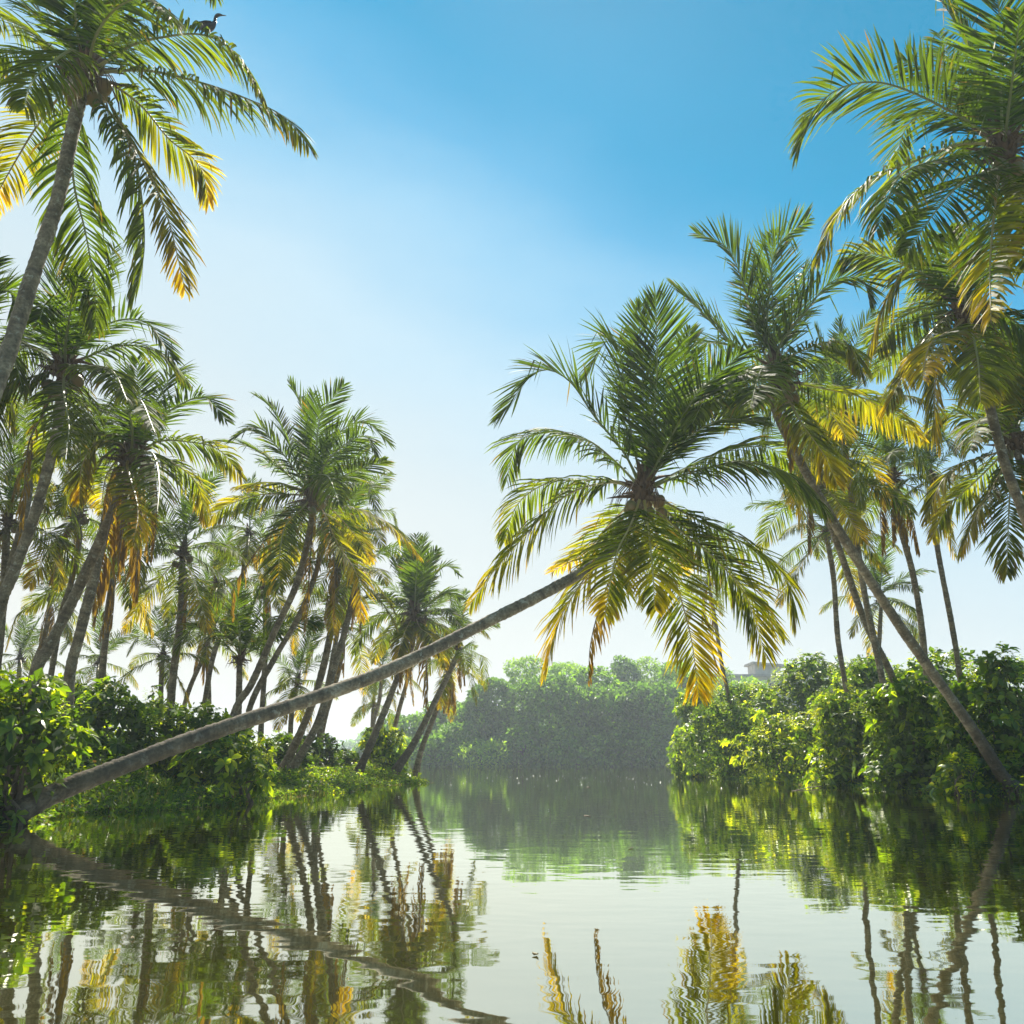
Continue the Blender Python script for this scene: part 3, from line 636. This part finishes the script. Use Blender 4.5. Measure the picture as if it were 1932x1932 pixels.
# ------------------------------------------------------------------ shrubs and trees of leaves
def add_leaves(mb, base, dirv, up, ln, wd, rng, tint, mat=0, simple=False, curl=.35):
    """one folded, drooping leaf per row"""
    d = norm(dirv); side = norm(np.cross(d, up)); nv = np.cross(side, d); ln = ln[:, None]; wd = wd[:, None]
    dn = np.array([0, 0, -1.0]); m = len(d)
    if simple:
        mid = base + d * ln * .5; tip = base + d * ln + dn * ln * curl * .5
        V = np.stack([base, mid + side * wd * .5 + nv * wd * .15, tip, mid - side * wd * .5 + nv * wd * .15], 1)
        F = (np.arange(m) * 4)[:, None] + np.array([[0, 1, 2, 3]]); k = 4
    else:
        p1 = base + d * ln * .36 + nv * ln * .03; p2 = base + d * ln * .74 + dn * ln * curl * .3; tip = base + d * ln + dn * ln * curl * .75
        V = np.stack([base, p1 - side * wd * .40 + nv * wd * .14, p1 + side * wd * .40 + nv * wd * .14, p1, p2 - side * wd * .5 + nv * wd * .16, p2 + side * wd * .5 + nv * wd * .16, p2, tip], 1)
        b = (np.arange(m) * 8)[:, None]
        F = np.concatenate([b + np.array([q]) for q in ([0, 2, 3, 1], [1, 3, 6, 4], [3, 2, 5, 6], [4, 6, 5, 7])]); k = 8
    mb.add(V.reshape(-1, 3), F, mat, np.repeat(tint, k, 0))
def rdir(rng, n):
    return norm(rng.normal(0, 1, (n, 3)))
CUT = [-.1]
def surf_pts(lumps, dens, rng, rmin=.86, rmax=1.04):
    """points and outward normals on the outer skin of overlapping ellipsoids"""
    A = []; B = []
    for k, (c, r) in enumerate(lumps):
        area = 4 * math.pi * ((r[0] * r[1]) ** 1.6 / 3 + (r[0] * r[2]) ** 1.6 / 3 + (r[1] * r[2]) ** 1.6 / 3) ** (1 / 1.6)
        n = int(area * dens); d = rdir(rng, n)
        # ragged skin
        ru = rng.uniform(rmin, rmax, n) * (1 + .10 * np.sin(d[:, 0] * 7 + k) * np.cos(d[:, 2] * 6 + k * 2))
        p = c + d * r * ru[:, None]; nn = norm(d / r)
        ok = p[:, 2] > CUT[0] + (.12 * np.sin(p[:, 0] * 9) if CUT[0] > 0 else 0)
        for j, (c2, r2) in enumerate(lumps):
            if j != k: ok &= (((p - c2) / r2) ** 2).sum(1) > .62
        A.append(p[ok]); B.append(nn[ok])
    return np.concatenate(A), np.concatenate(B)
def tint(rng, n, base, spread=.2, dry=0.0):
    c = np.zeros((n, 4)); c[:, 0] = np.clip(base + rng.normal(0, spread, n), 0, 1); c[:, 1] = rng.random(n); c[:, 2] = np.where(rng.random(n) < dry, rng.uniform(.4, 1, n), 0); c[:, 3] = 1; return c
def shrub(label, u, vtop, hw, d, seed, dens=1.0, big=.2, leaf=.45, mixsmall=.5, hwd=None, group='shrubs crowding the right bank', name='shrub', gz=.1, nl=None, deep=1.0, stems=7, skirt=1, cut=-.1):
    CUT[0] = cut; rng = np.random.default_rng(seed); top = pt(u, vtop, d)[2]; g = gpt(u, d, gz); g[2] = gz; H = max(top - gz, .5); Rw = hw / FPX * d; Rd = (hwd or Rw * .8) * deep
    root = empty(name, g, label, name.replace('_', ' '), group)
    lumps = []; nl = nl or int(8 + H * Rw * .9)
    for k in range(nl):
        a = rng.uniform(0, 6.28); rr = math.sqrt(rng.random()); zf = rng.uniform(.12, .86); w = math.sqrt(max(.1, 1 - max(0, zf - .35) ** 2 * 1.9))
        r0 = rng.uniform(.18, .50) * min(Rw, H) * (1.15 - .35 * zf)
        c = np.array([rr * math.cos(a) * (Rw - r0 * .6) * w, rr * math.sin(a) * (Rd - r0 * .6) * w, min(zf * H, H - r0 * .9)])
        lumps.append((c, np.array([r0 * rng.uniform(.9, 1.4), r0 * rng.uniform(.9, 1.3), r0 * rng.uniform(.75, 1.1)])))
    mz = max(c[2] + r[2] for c, r in lumps); mx_ = max(abs(c[0]) + r[0] for c, r in lumps); fz = H / mz; fx = max(1, Rw / mx_)
    lumps = [(c * [fx, 1, fz], r * [fx ** .5, 1, fz ** .7]) for c, r in lumps]
    for k in range(int(4 + Rw * 1.6) * skirt):                     # skirt that hangs to the water
        x = rng.uniform(-1, 1) * Rw * .85; r0 = rng.uniform(.28, .5) * min(1.2, H * .4); lumps.append((np.array([x, -Rd * math.sqrt(max(0, 1 - (x / Rw) ** 2)) * .8, r0 * .55]), np.array([r0 * 1.3, r0, r0])))
    lumps.append((np.array([rng.normal(0, .2) * Rw, 0, H * .72]), np.array([.38 * Rw, .4 * Rd, .28 * H])))
    lumps.append((np.array([0, 0, H * .36]), np.array([.8 * Rw, .75 * Rd, .4 * H])))
    b = MB()
    # whorls of long leaves at twig ends
    P, Nn = surf_pts(lumps, 4.5 * dens * (.2 / big) ** 1.6, rng, .95, 1.12); Pb, Nb = surf_pts(lumps, 1.8 * dens * (.2 / big) ** 1.6, rng, 1.12, 1.42)
    P = np.vstack([P, Pb]); Nn = np.vstack([Nn, Nb]); n = len(P); K = 7
    if n:
        ax = norm(Nn + np.array([0, 0, .5]) + rng.normal(0, .3, (n, 3))); e1 = norm(np.cross(ax, rdir(rng, n))); e2 = np.cross(ax, e1)
        for k in range(K):
            th = k * 2.4 + rng.uniform(0, .6, n)[:, None]; dv = norm(ax * rng.uniform(.05, .75, (n, 1)) + np.cos(th) * e1 + np.sin(th) * e2)
            ln = big * rng.uniform(.7, 1.25, n); add_leaves(b, P, dv, ax, ln, ln * rng.uniform(.34, .46, n), rng, tint(rng, n, leaf, .22), 0)
    # small creeper leaves between them and inside
    P, Nn = surf_pts(lumps, 190 * dens * mixsmall, rng, .8, 1.02); n = len(P)
    sl = big * .42; dv = norm(Nn * .5 + rng.normal(0, .6, (n, 3)) + np.array([0, 0, -.15])); ln = sl * rng.uniform(.6, 1.4, n)
    add_leaves(b, P, dv, norm(Nn + rng.normal(0, .5, (n, 3)) + 1e-3), ln, ln * .62, rng, tint(rng, n, leaf - .12, .22), 1, simple=True)
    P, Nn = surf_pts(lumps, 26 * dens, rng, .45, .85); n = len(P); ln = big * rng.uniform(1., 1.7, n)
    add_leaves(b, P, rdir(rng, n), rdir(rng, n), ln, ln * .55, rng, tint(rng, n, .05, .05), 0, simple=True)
    # loose shoots standing above the outline
    ns = int(5 + Rw * 5)
    for k in range(ns):
        a = rng.uniform(0, 6.28); x = math.cos(a) * Rw * rng.uniform(.2, .9); y = math.sin(a) * Rd * rng.uniform(.2, .9); z = H * rng.uniform(.8, 1.0) * (1 - .35 * (abs(x) / max(Rw, .1)) ** 2)
        hh = rng.uniform(.2, .5) * min(1.4, H / 2.5); m = 16; t = np.linspace(0, 1, m)
        ax = norm(np.array([x * .3 / max(Rw, .1), 0, 1.0])); p = np.array([x, y, z - .25]) + ax * (t * hh)[:, None]; th = np.arange(m) * 2.4
        dv = np.stack([np.cos(th), np.sin(th), .35 + 0 * th], 1); ln = big * rng.uniform(.7, 1.0, m) * (1 - .4 * t)
        add_leaves(b, p, dv, np.tile([0, 0, 1.0], (m, 1)), ln, ln * .4, rng, tint(rng, m, leaf + .2, .15), 0)
    link('foliage', b.mesh('foliage', [M['leaf'], M['small_leaf']]), root); CUT[0] = -.1
    b = MB()
    for k in range(stems):
        c, r = lumps[int(rng.integers(len(lumps)))]; a = rng.uniform(0, 6.28); p0 = np.array([c[0] * .45 + .2 * math.cos(a), c[1] * .45 + .2 * math.sin(a), -.35])
        Q, _ = resample([p0, p0 * .5 + c * .5 + rng.normal(0, .1, 3), c], 8); tube(b, Q, np.linspace(.045, .012, 8), 5)
        for j in range(3):
            e = c + rdir(rng, 1)[0] * r * .95; tube(b, np.array([c * .6 + Q[5] * .4, (c + e) / 2, e]), np.array([.014, .01, .005]), 3)
    link('stem', b.mesh('stem', [M['stem']]), root)
    return root

SH = [  # right bank, front row from the point to the right, then back row
 ('small rounded creeper clump at the tip of the right bank', 1302, 1385, 42, 44, .26, .5),
 ('dense vine covered shrub near the tip of the right bank', 1382, 1322, 84, 40, .24, .42),
 ('bright yellow green shrub hanging over the water on the right bank', 1500, 1345, 95, 32.5, .24, .72),
 ('tangled shrub in the middle of the right bank, leaves to the waterline', 1612, 1300, 92, 27.5, .24, .6),
 ('dark hollow shrub with big glossy whorls behind the curved trunk', 1735, 1272, 98, 24, .26, .4),
 ('shrub under the lower curved trunk at the right', 1848, 1285, 76, 22, .26, .58),
 ('tall broadleaf shrub at the right edge topped by one rosette', 1925, 1222, 70, 21.5, .28, .5),
 ('low leafy bush by the curved palm foot on the right', 1818, 1405, 36, 20.8, .2, .75),
 ('back shrub above the tip of the right bank', 1335, 1295, 66, 50, .3, .4),
 ('mounded back shrub left of the flat roofed house', 1425, 1285, 82, 47, .3, .45),
 ('high domed back shrub right of the flat roofed house', 1530, 1232, 110, 43, .3, .45),
 ('back shrub between the slim and the thick right trunks', 1655, 1232, 95, 38, .28, .45),
 ('rounded treelike back shrub standing out against the sky', 1795, 1215, 66, 33, .27, .4),
 ('low back shrub joining the last right trunks', 1725, 1250, 90, 36, .28, .42),
 ('back shrub behind the tall edge shrub on the right', 1875, 1250, 75, 29, .27, .42),
 ('dark shrub cut by the right edge behind everything', 1990, 1235, 70, 27, .27, .4)]
for k, (lb, u, v, hw, d, big, lf) in enumerate(SH):
    shrub(lb, u, v, hw, d, 100 + k, big=big, leaf=lf, dens=.85 if d < 30 else .6, gz=.02 if k < 8 else .25)
LS = 'shrubs along the left bank'
shrub('big leaved shrub nearest the camera at the left edge, lime tips', 8, 1262, 124, 11.3, 201, big=.21, leaf=.5, group=LS, skirt=0, cut=.5, stems=12, dens=1.15, gz=.02)
shrub('tangle of dark creeper under the leaning palm foot', -60, 1440, 70, 10.9, 213, big=.16, leaf=.35, group=LS, dens=1.0, gz=.02)
shrub('dark creeper covered shrub behind the nearest left one', 195, 1285, 115, 17.5, 202, big=.2, leaf=.3, group=LS, gz=.3)
shrub('sunlit shrub above the middle of the long leaning trunk', 318, 1322, 100, 18.5, 203, big=.2, leaf=.55, group=LS, gz=.3)
shrub('leafy shrub on dark stems standing in shallow water below the long trunk', 440, 1385, 88, 17.2, 204, big=.2, leaf=.62, group=LS, gz=.35)
shrub('vine draped stump rising from the left shrubs', 268, 1290, 24, 22, 205, big=.15, leaf=.35, group=LS, nl=6, gz=.3)
shrub('bushy back shrub at the feet of the grove palms', 405, 1352, 85, 25, 206, big=.22, leaf=.5, group=LS, gz=.3)
shrub('shrub behind the two curved palm feet', 530, 1385, 62, 30, 207, big=.22, leaf=.45, group=LS, gz=.2)
shrub('dark rounded bush right of the two curved palm feet', 592, 1385, 48, 32, 208, big=.2, leaf=.25, group=LS, gz=.1)
shrub('low bush left of the swept base palm', 650, 1415, 42, 33.5, 209, big=.2, leaf=.45, group=LS, gz=.1)
shrub('upright bush between the swept base palm and the channel palm', 733, 1372, 50, 34, 210, big=.22, leaf=.6, group=LS, gz=.05)
shrub('far back shrub at the left edge above the near one', 95, 1278, 110, 22, 211, big=.22, leaf=.45, group=LS, gz=.3)
shrub('left back shrub fading out of the view', -110, 1260, 110, 20, 212, big=.22, leaf=.45, group=LS, gz=.3)

def tree(label, u, vtop, hw, d, seed, leaf=.4, ls=.5, dens=1.0, vb=None, name='broadleaf_tree', cat='tree', fine=False, group='trees on the far shore'):
    rng = np.random.default_rng(seed); g = gpt(u, d, .2); g[2] = .2; H = pt(u, vtop, d)[2] - .2; Rw = hw / FPX * d; Rd = Rw * .8
    root = empty(name, g, label, cat, group); lumps = []
    Rw *= 1.15
    for k in range(int(16 + Rw * 2.6 + H * .6)):
        a = rng.uniform(0, 6.28); rr = math.sqrt(rng.random()); zf = rng.uniform(.02, .9); w = math.sqrt(max(.12, 1 - max(0, zf - .3) ** 2 * 1.9))
        r0 = rng.uniform(.26, .42) * min(Rw, H * .5, 4.5)
        lumps.append((np.array([rr * math.cos(a) * (Rw - r0 * .5) * w, rr * math.sin(a) * (Rd - r0 * .5) * w, min(zf * H, H - r0)]), np.array([r0 * rng.uniform(1, 1.5), r0 * rng.uniform(1, 1.4), r0 * rng.uniform(.8, 1.2)])))
    mz = max(c[2] + r[2] for c, r in lumps); lumps = [(c * [1, 1, H / mz], r) for c, r in lumps]
    for k in range(int(6 + Rw * 1.3)):
        x = rng.uniform(-1, 1) * Rw * .9; r0 = rng.uniform(.9, 1.6); lumps.append((np.array([x, -Rd * .7 * rng.random(), rng.uniform(.3, .45 * H)]), np.array([r0 * 1.3, r0, r0])))
    b = MB(); P, Nn = surf_pts(lumps, 34 * dens * (.32 / ls) ** 1.5, rng, .7, 1.1); n = len(P)
    ln = ls * rng.uniform(.6, 1.5, n); clump = .18 * np.sin(P[:, 0] * 1.1 + seed) * np.cos(P[:, 2] * 1.3 + P[:, 1]); tt = tint(rng, n, leaf, .16); tt[:, 0] = np.clip(tt[:, 0] + clump, 0, 1)
    add_leaves(b, P, norm(Nn * .4 + rng.normal(0, .6, (n, 3))), norm(Nn + rng.normal(0, .5, (n, 3))), ln, ln * (.35 if fine else .6), rng, tt, 0, simple=True)
    link('crown', b.mesh('crown', [M['far_leaf']]), root); b = MB()
    Q, _ = resample([[0, 0, -.6], [Rw * .05, 0, H * .35], [rng.normal(0, .08) * Rw, 0, H * .8]], 9); tube(b, Q, np.linspace(.28, .06, 9), 7)
    for k in range(7):
        c, r = lumps[int(rng.integers(len(lumps)))]; q = Q[int(rng.integers(2, 6))]; tube(b, np.array([q, (q + c) / 2 + [0, 0, .3], c]), np.array([.12, .07, .03]), 5)
    link('trunk', b.mesh('trunk', [M['stem']]), root); return root
FT = [ # label, u, vtop, hw, depth, leaf, fine
 ('low far tree at the left end of the far shore', 770, 1352, 55, 118, .35, 0),
 ('far tree behind the channel palms', 835, 1322, 50, 120, .45, 0),
 ('dark creeper covered tree left of the far willow like tree', 930, 1285, 52, 112, .2, 0),
 ('dull far tree filling the dip left of the dark creeper one', 880, 1325, 50, 114, .35, 0),
 ('feathery light green tree at the left of the tall far wood', 985, 1240, 38, 124, .7, 1),
 ('dark domed far tree under the orange frond tip', 1035, 1278, 62, 110, .35, 0),
 ('pale green far tree above the dark domed one', 1075, 1252, 50, 126, .65, 1),
 ('mid green far tree left of the narrow hanging frond', 1125, 1262, 52, 118, .5, 0),
 ('dark pointed far tree in the middle of the wood', 1178, 1236, 30, 128, .4, 0),
 ('light green far tree behind the middle of the wood', 1228, 1240, 55, 130, .7, 1),
 ('broad dark far tree at the centre of the shore', 1150, 1300, 70, 110, .32, 0),
 ('grey green far tree right of the centre', 1238, 1290, 62, 111, .2, 0),
 ('tall far tree behind the yellow hanging frond', 1300, 1250, 55, 122, .55, 0),
 ('dark far tree touching the right bank tip', 1300, 1320, 50, 108, .35, 0),
 ('light green tree in front of the flat roofed house', 1372, 1264, 34, 124, .7, 1),
 ('small light tree below the house parapet', 1420, 1280, 36, 120, .65, 1),
 ('far tree right of the flat roofed house', 1600, 1275, 60, 124, .5, 0),
 ('low rounded bush on the far shore, left part', 812, 1392, 52, 108, .4, 0),
 ('light green bush tumbling to the far water', 905, 1402, 40, 106, .9, 1),
 ('dull green bush left of the tumbling light one', 862, 1372, 38, 109, .45, 0),
 ('low dark bush at the far waterline under the centre', 985, 1375, 48, 107, .35, 0),
 ('low dark bush at the far waterline right of centre', 1090, 1378, 55, 107, .35, 0),
 ('olive bush at the far waterline below the grey green tree', 1190, 1380, 55, 107, .25, 0),
 ('last dark waterline bush before the right bank', 1265, 1385, 45, 106, .35, 0),
 ('pale tree far behind the left end of the far shore', 720, 1378, 45, 140, .45, 0)]
for k, (lb, u, v, hw, d, lf, fine) in enumerate(FT):
    tree(lb, u, v - 6, hw, d, 300 + k, leaf=lf, fine=bool(fine))
# a far blue wooded ridge
rng = np.random.default_rng(77); b = MB()
for side in (0,):
    n = 26000; x = rng.uniform(-330, 330, n); hh = 9 + 5 * np.sin(x * .021 + 1) + 3 * np.sin(x * .063) + 2 * np.sin(x * .17); P = np.stack([x, 420 + rng.uniform(-8, 8, n), hh * rng.random(n) ** .5], 1)
    ln = rng.uniform(1.2, 2.6, n); add_leaves(b, P, rdir(rng, n), rdir(rng, n), ln, ln * .7, rng, tint(rng, n, .3, .15), 0, simple=True)
tag(link('far_woods', b.mesh('far_woods', [M['far_leaf']])), 'distant line of woods fading blue in the gap', 'woods', kind='stuff')

# ------------------------------------------------------------------ house beyond the far trees
M['wall'] = plain('weathered_concrete', (.30, .29, .27), .9, scale=1.2, col2=(.42, .41, .38))
M['roofc'] = plain('roof_concrete', (.22, .21, .20), .9, scale=.8, col2=(.36, .34, .31))
M['dark'] = plain('window_dark', (.02, .025, .03), .2)
def box(b, lo, hi):
    x0, y0, z0 = lo; x1, y1, z1 = hi
    b.add([(x0, y0, z0), (x1, y0, z0), (x1, y1, z0), (x0, y1, z0), (x0, y0, z1), (x1, y0, z1), (x1, y1, z1), (x0, y1, z1)], [[3, 2, 1, 0], [4, 5, 6, 7], [0, 1, 5, 4], [1, 2, 6, 5], [2, 3, 7, 6], [3, 0, 4, 7]])
D = 150.0; hb = gpt(1345, D, .2); he = gpt(1570, D, .2); zt = pt(1400, 1268, D)[2]; zu = pt(1470, 1244, D)[2]; wdt = he[0] - hb[0]
house = empty('house', hb, 'flat roofed concrete house showing above the far trees', 'house')
b = MB(); box(b, (0, 0, -.5), (wdt, 9, zt - .6)); link('wall', b.mesh('wall', [M['wall']]), house)
b = MB(); box(b, (-.4, -.4, zt - .6), (wdt + .4, 9.4, zt - .2)); link('roof', b.mesh('roof', [M['roofc']]), house)
ux0 = gpt(1441, D)[0] - hb[0]; ux1 = gpt(1490, D)[0] - hb[0]
b = MB(); box(b, (ux0, 1, zt - .2), (ux1, 6, zu - .35)); link('stair_room', b.mesh('stair_room', [M['wall']]), house)
b = MB(); v = [(ux0 - .5, .4, zu - .35), (ux1 + 1.0, .4, zu - .9), (ux1 + 1.0, 6.6, zu - .9), (ux0 - .5, 6.6, zu - .35)]
b.add(v + [(x, y, z + .35) for x, y, z in v], [[3, 2, 1, 0], [4, 5, 6, 7], [0, 1, 5, 4], [1, 2, 6, 5], [2, 3, 7, 6], [3, 0, 4, 7]]); link('roof', b.mesh('roof', [M['roofc']]), house)
for k in range(6):
    b = MB(); x = wdt * (.08 + .15 * k); box(b, (x, -.06, zt - 3.0), (x + 1.3, -.005, zt - 1.7)); link('window', b.mesh('window', [M['dark']]), house)

# ------------------------------------------------------------------ bird perched on the corner palm's frond
bp_ = pt(394, 52, 14.2)
bird = empty('cormorant', bp_, 'black long necked bird perched on the top left frond', 'bird')
b = MB()
Q = np.array([(-.20, 0, .13), (-.13, 0, .03), (-.06, 0, .0), (.02, 0, .02), (.08, 0, .09), (.085, 0, .17), (.10, 0, .225), (.14, 0, .25), (.18, 0, .245), (.205, 0, .238)])
Q, _ = resample(Q, 30); R = np.interp(np.linspace(0, 1, 30), [0, .1, .25, .4, .5, .58, .66, .76, .84, .93, 1], [.008, .03, .065, .08, .066, .04, .026, .024, .031, .022, .008]); tube(b, Q, R, 10)
link('body', b.mesh('body', [M['bird']], True), bird)
b = MB(); tube(b, np.array([(.195, 0, .242), (.23, 0, .238), (.262, 0, .232)]), np.array([.012, .008, .003]), 6); link('beak', b.mesh('beak', [M['beak']], True), bird)
for s in (-1, 1):
    b = MB(); Q, _ = resample([(.05, .055 * s, .06), (-.04, .07 * s, .03), (-.13, .05 * s, .045), (-.19, .03 * s, .10)], 12); tube(b, Q, np.interp(np.linspace(0, 1, 12), [0, .3, .8, 1], [.02, .045, .022, .004]), 8, ell=.5); link('wing', b.mesh('wing', [M['bird']], True), bird)
    b = MB(); tube(b, np.array([(.0, .03 * s, -.04), (.01, .03 * s, -.09), (.03, .03 * s, -.13)]), np.array([.012, .008, .007]), 5); link('leg', b.mesh('leg', [M['bird']]), bird)

# ------------------------------------------------------------------ bank grass, floating scraps
def grass(label, area, n, hmax, seed, ylw=.4):
    rng = np.random.default_rng(seed); x0, x1, y0, y1 = area; x = rng.uniform(x0, x1, n * 4); y = rng.uniform(y0, y1, n * 4); s = sdist(x, y)
    ok = (s > -.25) & (s < 3.2); x, y = x[ok][:n], y[ok][:n]; m = len(x); tuft = .5 + .5 * np.sin(x * 3.1 + 1.7 * np.sin(y * 2)) * np.cos(y * 2.7)
    z = np.maximum(hgt(x, y), -.02); P = np.stack([x, y, z], 1); h = hmax * (.3 + .7 * tuft) * rng.uniform(.5, 1.1, m); a = rng.uniform(0, 6.28, m); lean = rng.uniform(.1, .7, m)
    d = np.stack([np.cos(a) * lean, np.sin(a) * lean, np.ones(m)], 1); w = rng.uniform(.008, .016, m)[:, None]; sd_ = np.stack([-np.sin(a), np.cos(a), 0 * a], 1)
    p1 = P + norm(d) * (h * .55)[:, None]; tip = p1 + norm(d * [1.8, 1.8, .6]) * (h * .5)[:, None]
    V = np.stack([P - sd_ * w, P + sd_ * w, p1 + sd_ * w * .8, p1 - sd_ * w * .8, tip + sd_ * .001, tip - sd_ * .001], 1); b = (np.arange(m) * 6)[:, None]
    F = np.concatenate([b + np.array([[0, 1, 2, 3]]), b + np.array([[3, 2, 4, 5]])]); mb = MB(); mb.add(V.reshape(-1, 3), F, 0, np.repeat(tint(rng, m, ylw, .22), 6, 0))
    tag(link('grass', mb.mesh('grass', [M['grass']])), label, 'grass', kind='stuff')
grass('sunlit grass on the left bank below the long leaning trunk', (-12, -4, 11, 22), 12000, .34, 1, .35)
grass('low yellowish grass on the mud spit under the grove palms', (-9, -2.5, 21, 33), 14000, .2, 2, .5)
grass('thin grass at the foot of the right bank', (8, 14, 15, 50), 9000, .2, 3, .3)

def cover(label, area, n, seed, base, smax=3.0):
    rng = np.random.default_rng(seed); x0, x1, y0, y1 = area; x = rng.uniform(x0, x1, n * 5); y = rng.uniform(y0, y1, n * 5); s = sdist(x, y); ok = (s > -.35) & (s < smax); x, y = x[ok][:n], y[ok][:n]; m = len(x)
    hh = (.12 + .34 * (.5 + .5 * np.sin(x * 2.3 + np.sin(y * 3.1))) * (.5 + .5 * np.cos(y * 1.9 + x))) * rng.uniform(.1, 1, m); P = np.stack([x, y, np.maximum(hgt(x, y), 0) + hh], 1)
    ln = rng.uniform(.05, .12, m); mb = MB(); add_leaves(mb, P, norm(rng.normal(0, 1, (m, 3)) * [1, 1, .4]), norm(rng.normal(0, .5, (m, 3)) + [0, 0, 1]), ln, ln * .6, rng, tint(rng, m, base, .25, .05), 0, simple=True)
    tag(link('ground_cover', mb.mesh('ground_cover', [M['leaf']])), label, 'ground cover', kind='stuff')
cover('low creeping plants spilling off the left bank to the water', (-12, -3, 11, 34), 24000, 21, .35, 2.0)
cover('low creeping plants along the right waterline', (7, 15, 14, 58), 20000, 22, .4, 2.0)
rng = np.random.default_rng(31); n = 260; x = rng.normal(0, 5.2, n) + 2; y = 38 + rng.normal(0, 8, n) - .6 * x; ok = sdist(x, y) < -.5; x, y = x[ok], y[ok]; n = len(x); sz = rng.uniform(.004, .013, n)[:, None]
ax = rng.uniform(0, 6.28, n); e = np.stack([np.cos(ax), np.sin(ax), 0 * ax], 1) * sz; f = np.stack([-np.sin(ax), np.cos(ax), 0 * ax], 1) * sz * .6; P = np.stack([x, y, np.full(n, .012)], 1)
M['glint'] = plain('glint_fleck', (.85, .85, .8), .4); b = MB(); b.add(np.stack([P - e - f, P + e - f, P + e + f + [0, 0, .006], P - e + f + [0, 0, .006]], 1).reshape(-1, 3), (np.arange(n) * 4)[:, None] + np.array([[0, 1, 2, 3]]))  # small white quads put in as sun glints on the water
tag(link('glint_flecks', b.mesh('glint_flecks', [M['glint']])), 'white flecks painted as sun glints across the far channel', 'glint', kind='stuff')
M['scrap'] = plain('dry_leaf', (.20, .16, .06), .7, scale=8, col2=(.10, .065, .025))
rng = np.random.default_rng(9)
SC = [((1108, 1539), .16, 'pale scrap floating alone in mid channel'), ((1110, 1485), .25, None), ((1190, 1600), .06, None), ((1560, 1640), .05, None), ((620, 1760), .04, None), ((1700, 1560), .07, None), ((250, 1770), .04, None), ((1010, 1800), .035, None)]
for (u, v), s, lb in SC:
    p = wpt(u, v, .006); b = MB(); m = 8; a = np.arange(m) * 2 * math.pi / m; r = s * np.full(m, .4)
    top = np.stack([np.cos(a) * r * 1.3, np.sin(a) * r * .55, .004 + .004 * np.cos(a * 2)], 1); bot = top - [0, 0, .004]; idx = np.arange(m)
    b.add(np.vstack([top, bot]), np.stack([idx, (idx + 1) % m, m + (idx + 1) % m, m + idx], 1)); o_ = b.n - 2 * m
    b.f.append(np.array([list(idx)])); b.m.append(np.zeros(1)); b.f.append(np.array([list(idx[::-1] + m)])); b.m.append(np.zeros(1))
    o = link('floating_leaf', b.mesh('floating_leaf', [M['scrap']]), None, p); o.rotation_euler[2] = rng.uniform(0, 6)
    tag(o, lb or 'small dry leaf drifting on the calm water', 'leaf', 'leaves drifting on the water')
rng = np.random.default_rng(41); x = rng.uniform(-12, 14, 30000); y = rng.uniform(9, 50, 30000); q = sdist(x, y); ok = (q < -.02) & (q > -.55) & (np.sin(x * 2.7 + y) + np.sin(y * 1.3) > .1); x, y = x[ok][:1500], y[ok][:1500]; n = len(x)
b = MB(); ln = rng.uniform(.04, .13, n); P = np.stack([x, y, np.full(n, .012)], 1); dv = rdir(rng, n) * [1, 1, .04]; add_leaves(b, P, dv, np.tile([0, 0, 1.0], (n, 1)), ln, ln * .45, rng, tint(rng, n, .6, .3, .5), 0, simple=True, curl=0)
tag(link('floating_litter', b.mesh('floating_litter', [M['grass']])), 'fallen leaves and scum gathered along both waterlines', 'leaf litter', kind='stuff')
# fallen branches at the right waterline
for k, (u0, v0, u1, v1, d, lb) in enumerate([(1600, 1488, 1475, 1497, 30, 'grey bare branch lying at the right waterline'), (1840, 1420, 1770, 1490, 22.5, 'thin bare twig bending into the water by the right palm foot'), (1690, 1410, 1745, 1490, 26, 'bare twig slanting down to the water in front of the dark hollow')]):
    a, c = pt(u0, v0, d), wpt(u1, v1, -.03); Q, _ = resample([a, (a + c) / 2 + [0, 0, .12], c], 12); b = MB(); tube(b, Q - a, np.linspace(.022, .01, 12), 5)
    for j in (4, 7, 9): tube(b, np.array([Q[j] - a, Q[j] - a + [.12, -.05, .12], Q[j] - a + [.2, -.1, .3]]), np.array([.008, .006, .003]), 4)
    tag(link('fallen_branch', b.mesh('branch', [M['stem']]), None, a), lb, 'branch')

# ------------------------------------------------------------------ haze
HAZE = True
if HAZE:
    m, t, o = mat('sea_haze'); vp = N(t, 'ShaderNodeVolumePrincipled'); vp.inputs['Color'].default_value = (.82, .93, 1, 1)
    vp.inputs['Density'].default_value = .0009; vp.inputs['Anisotropy'].default_value = .35
    t.links.new(vp.outputs[0], o.inputs['Volume']); b = MB(); box(b, (-2600, -850, -2), (2600, 3600, 17.5))
    tag(link('haze', b.mesh('haze', [m])), 'thin pale sea haze over the lagoon', 'haze', kind='stuff')
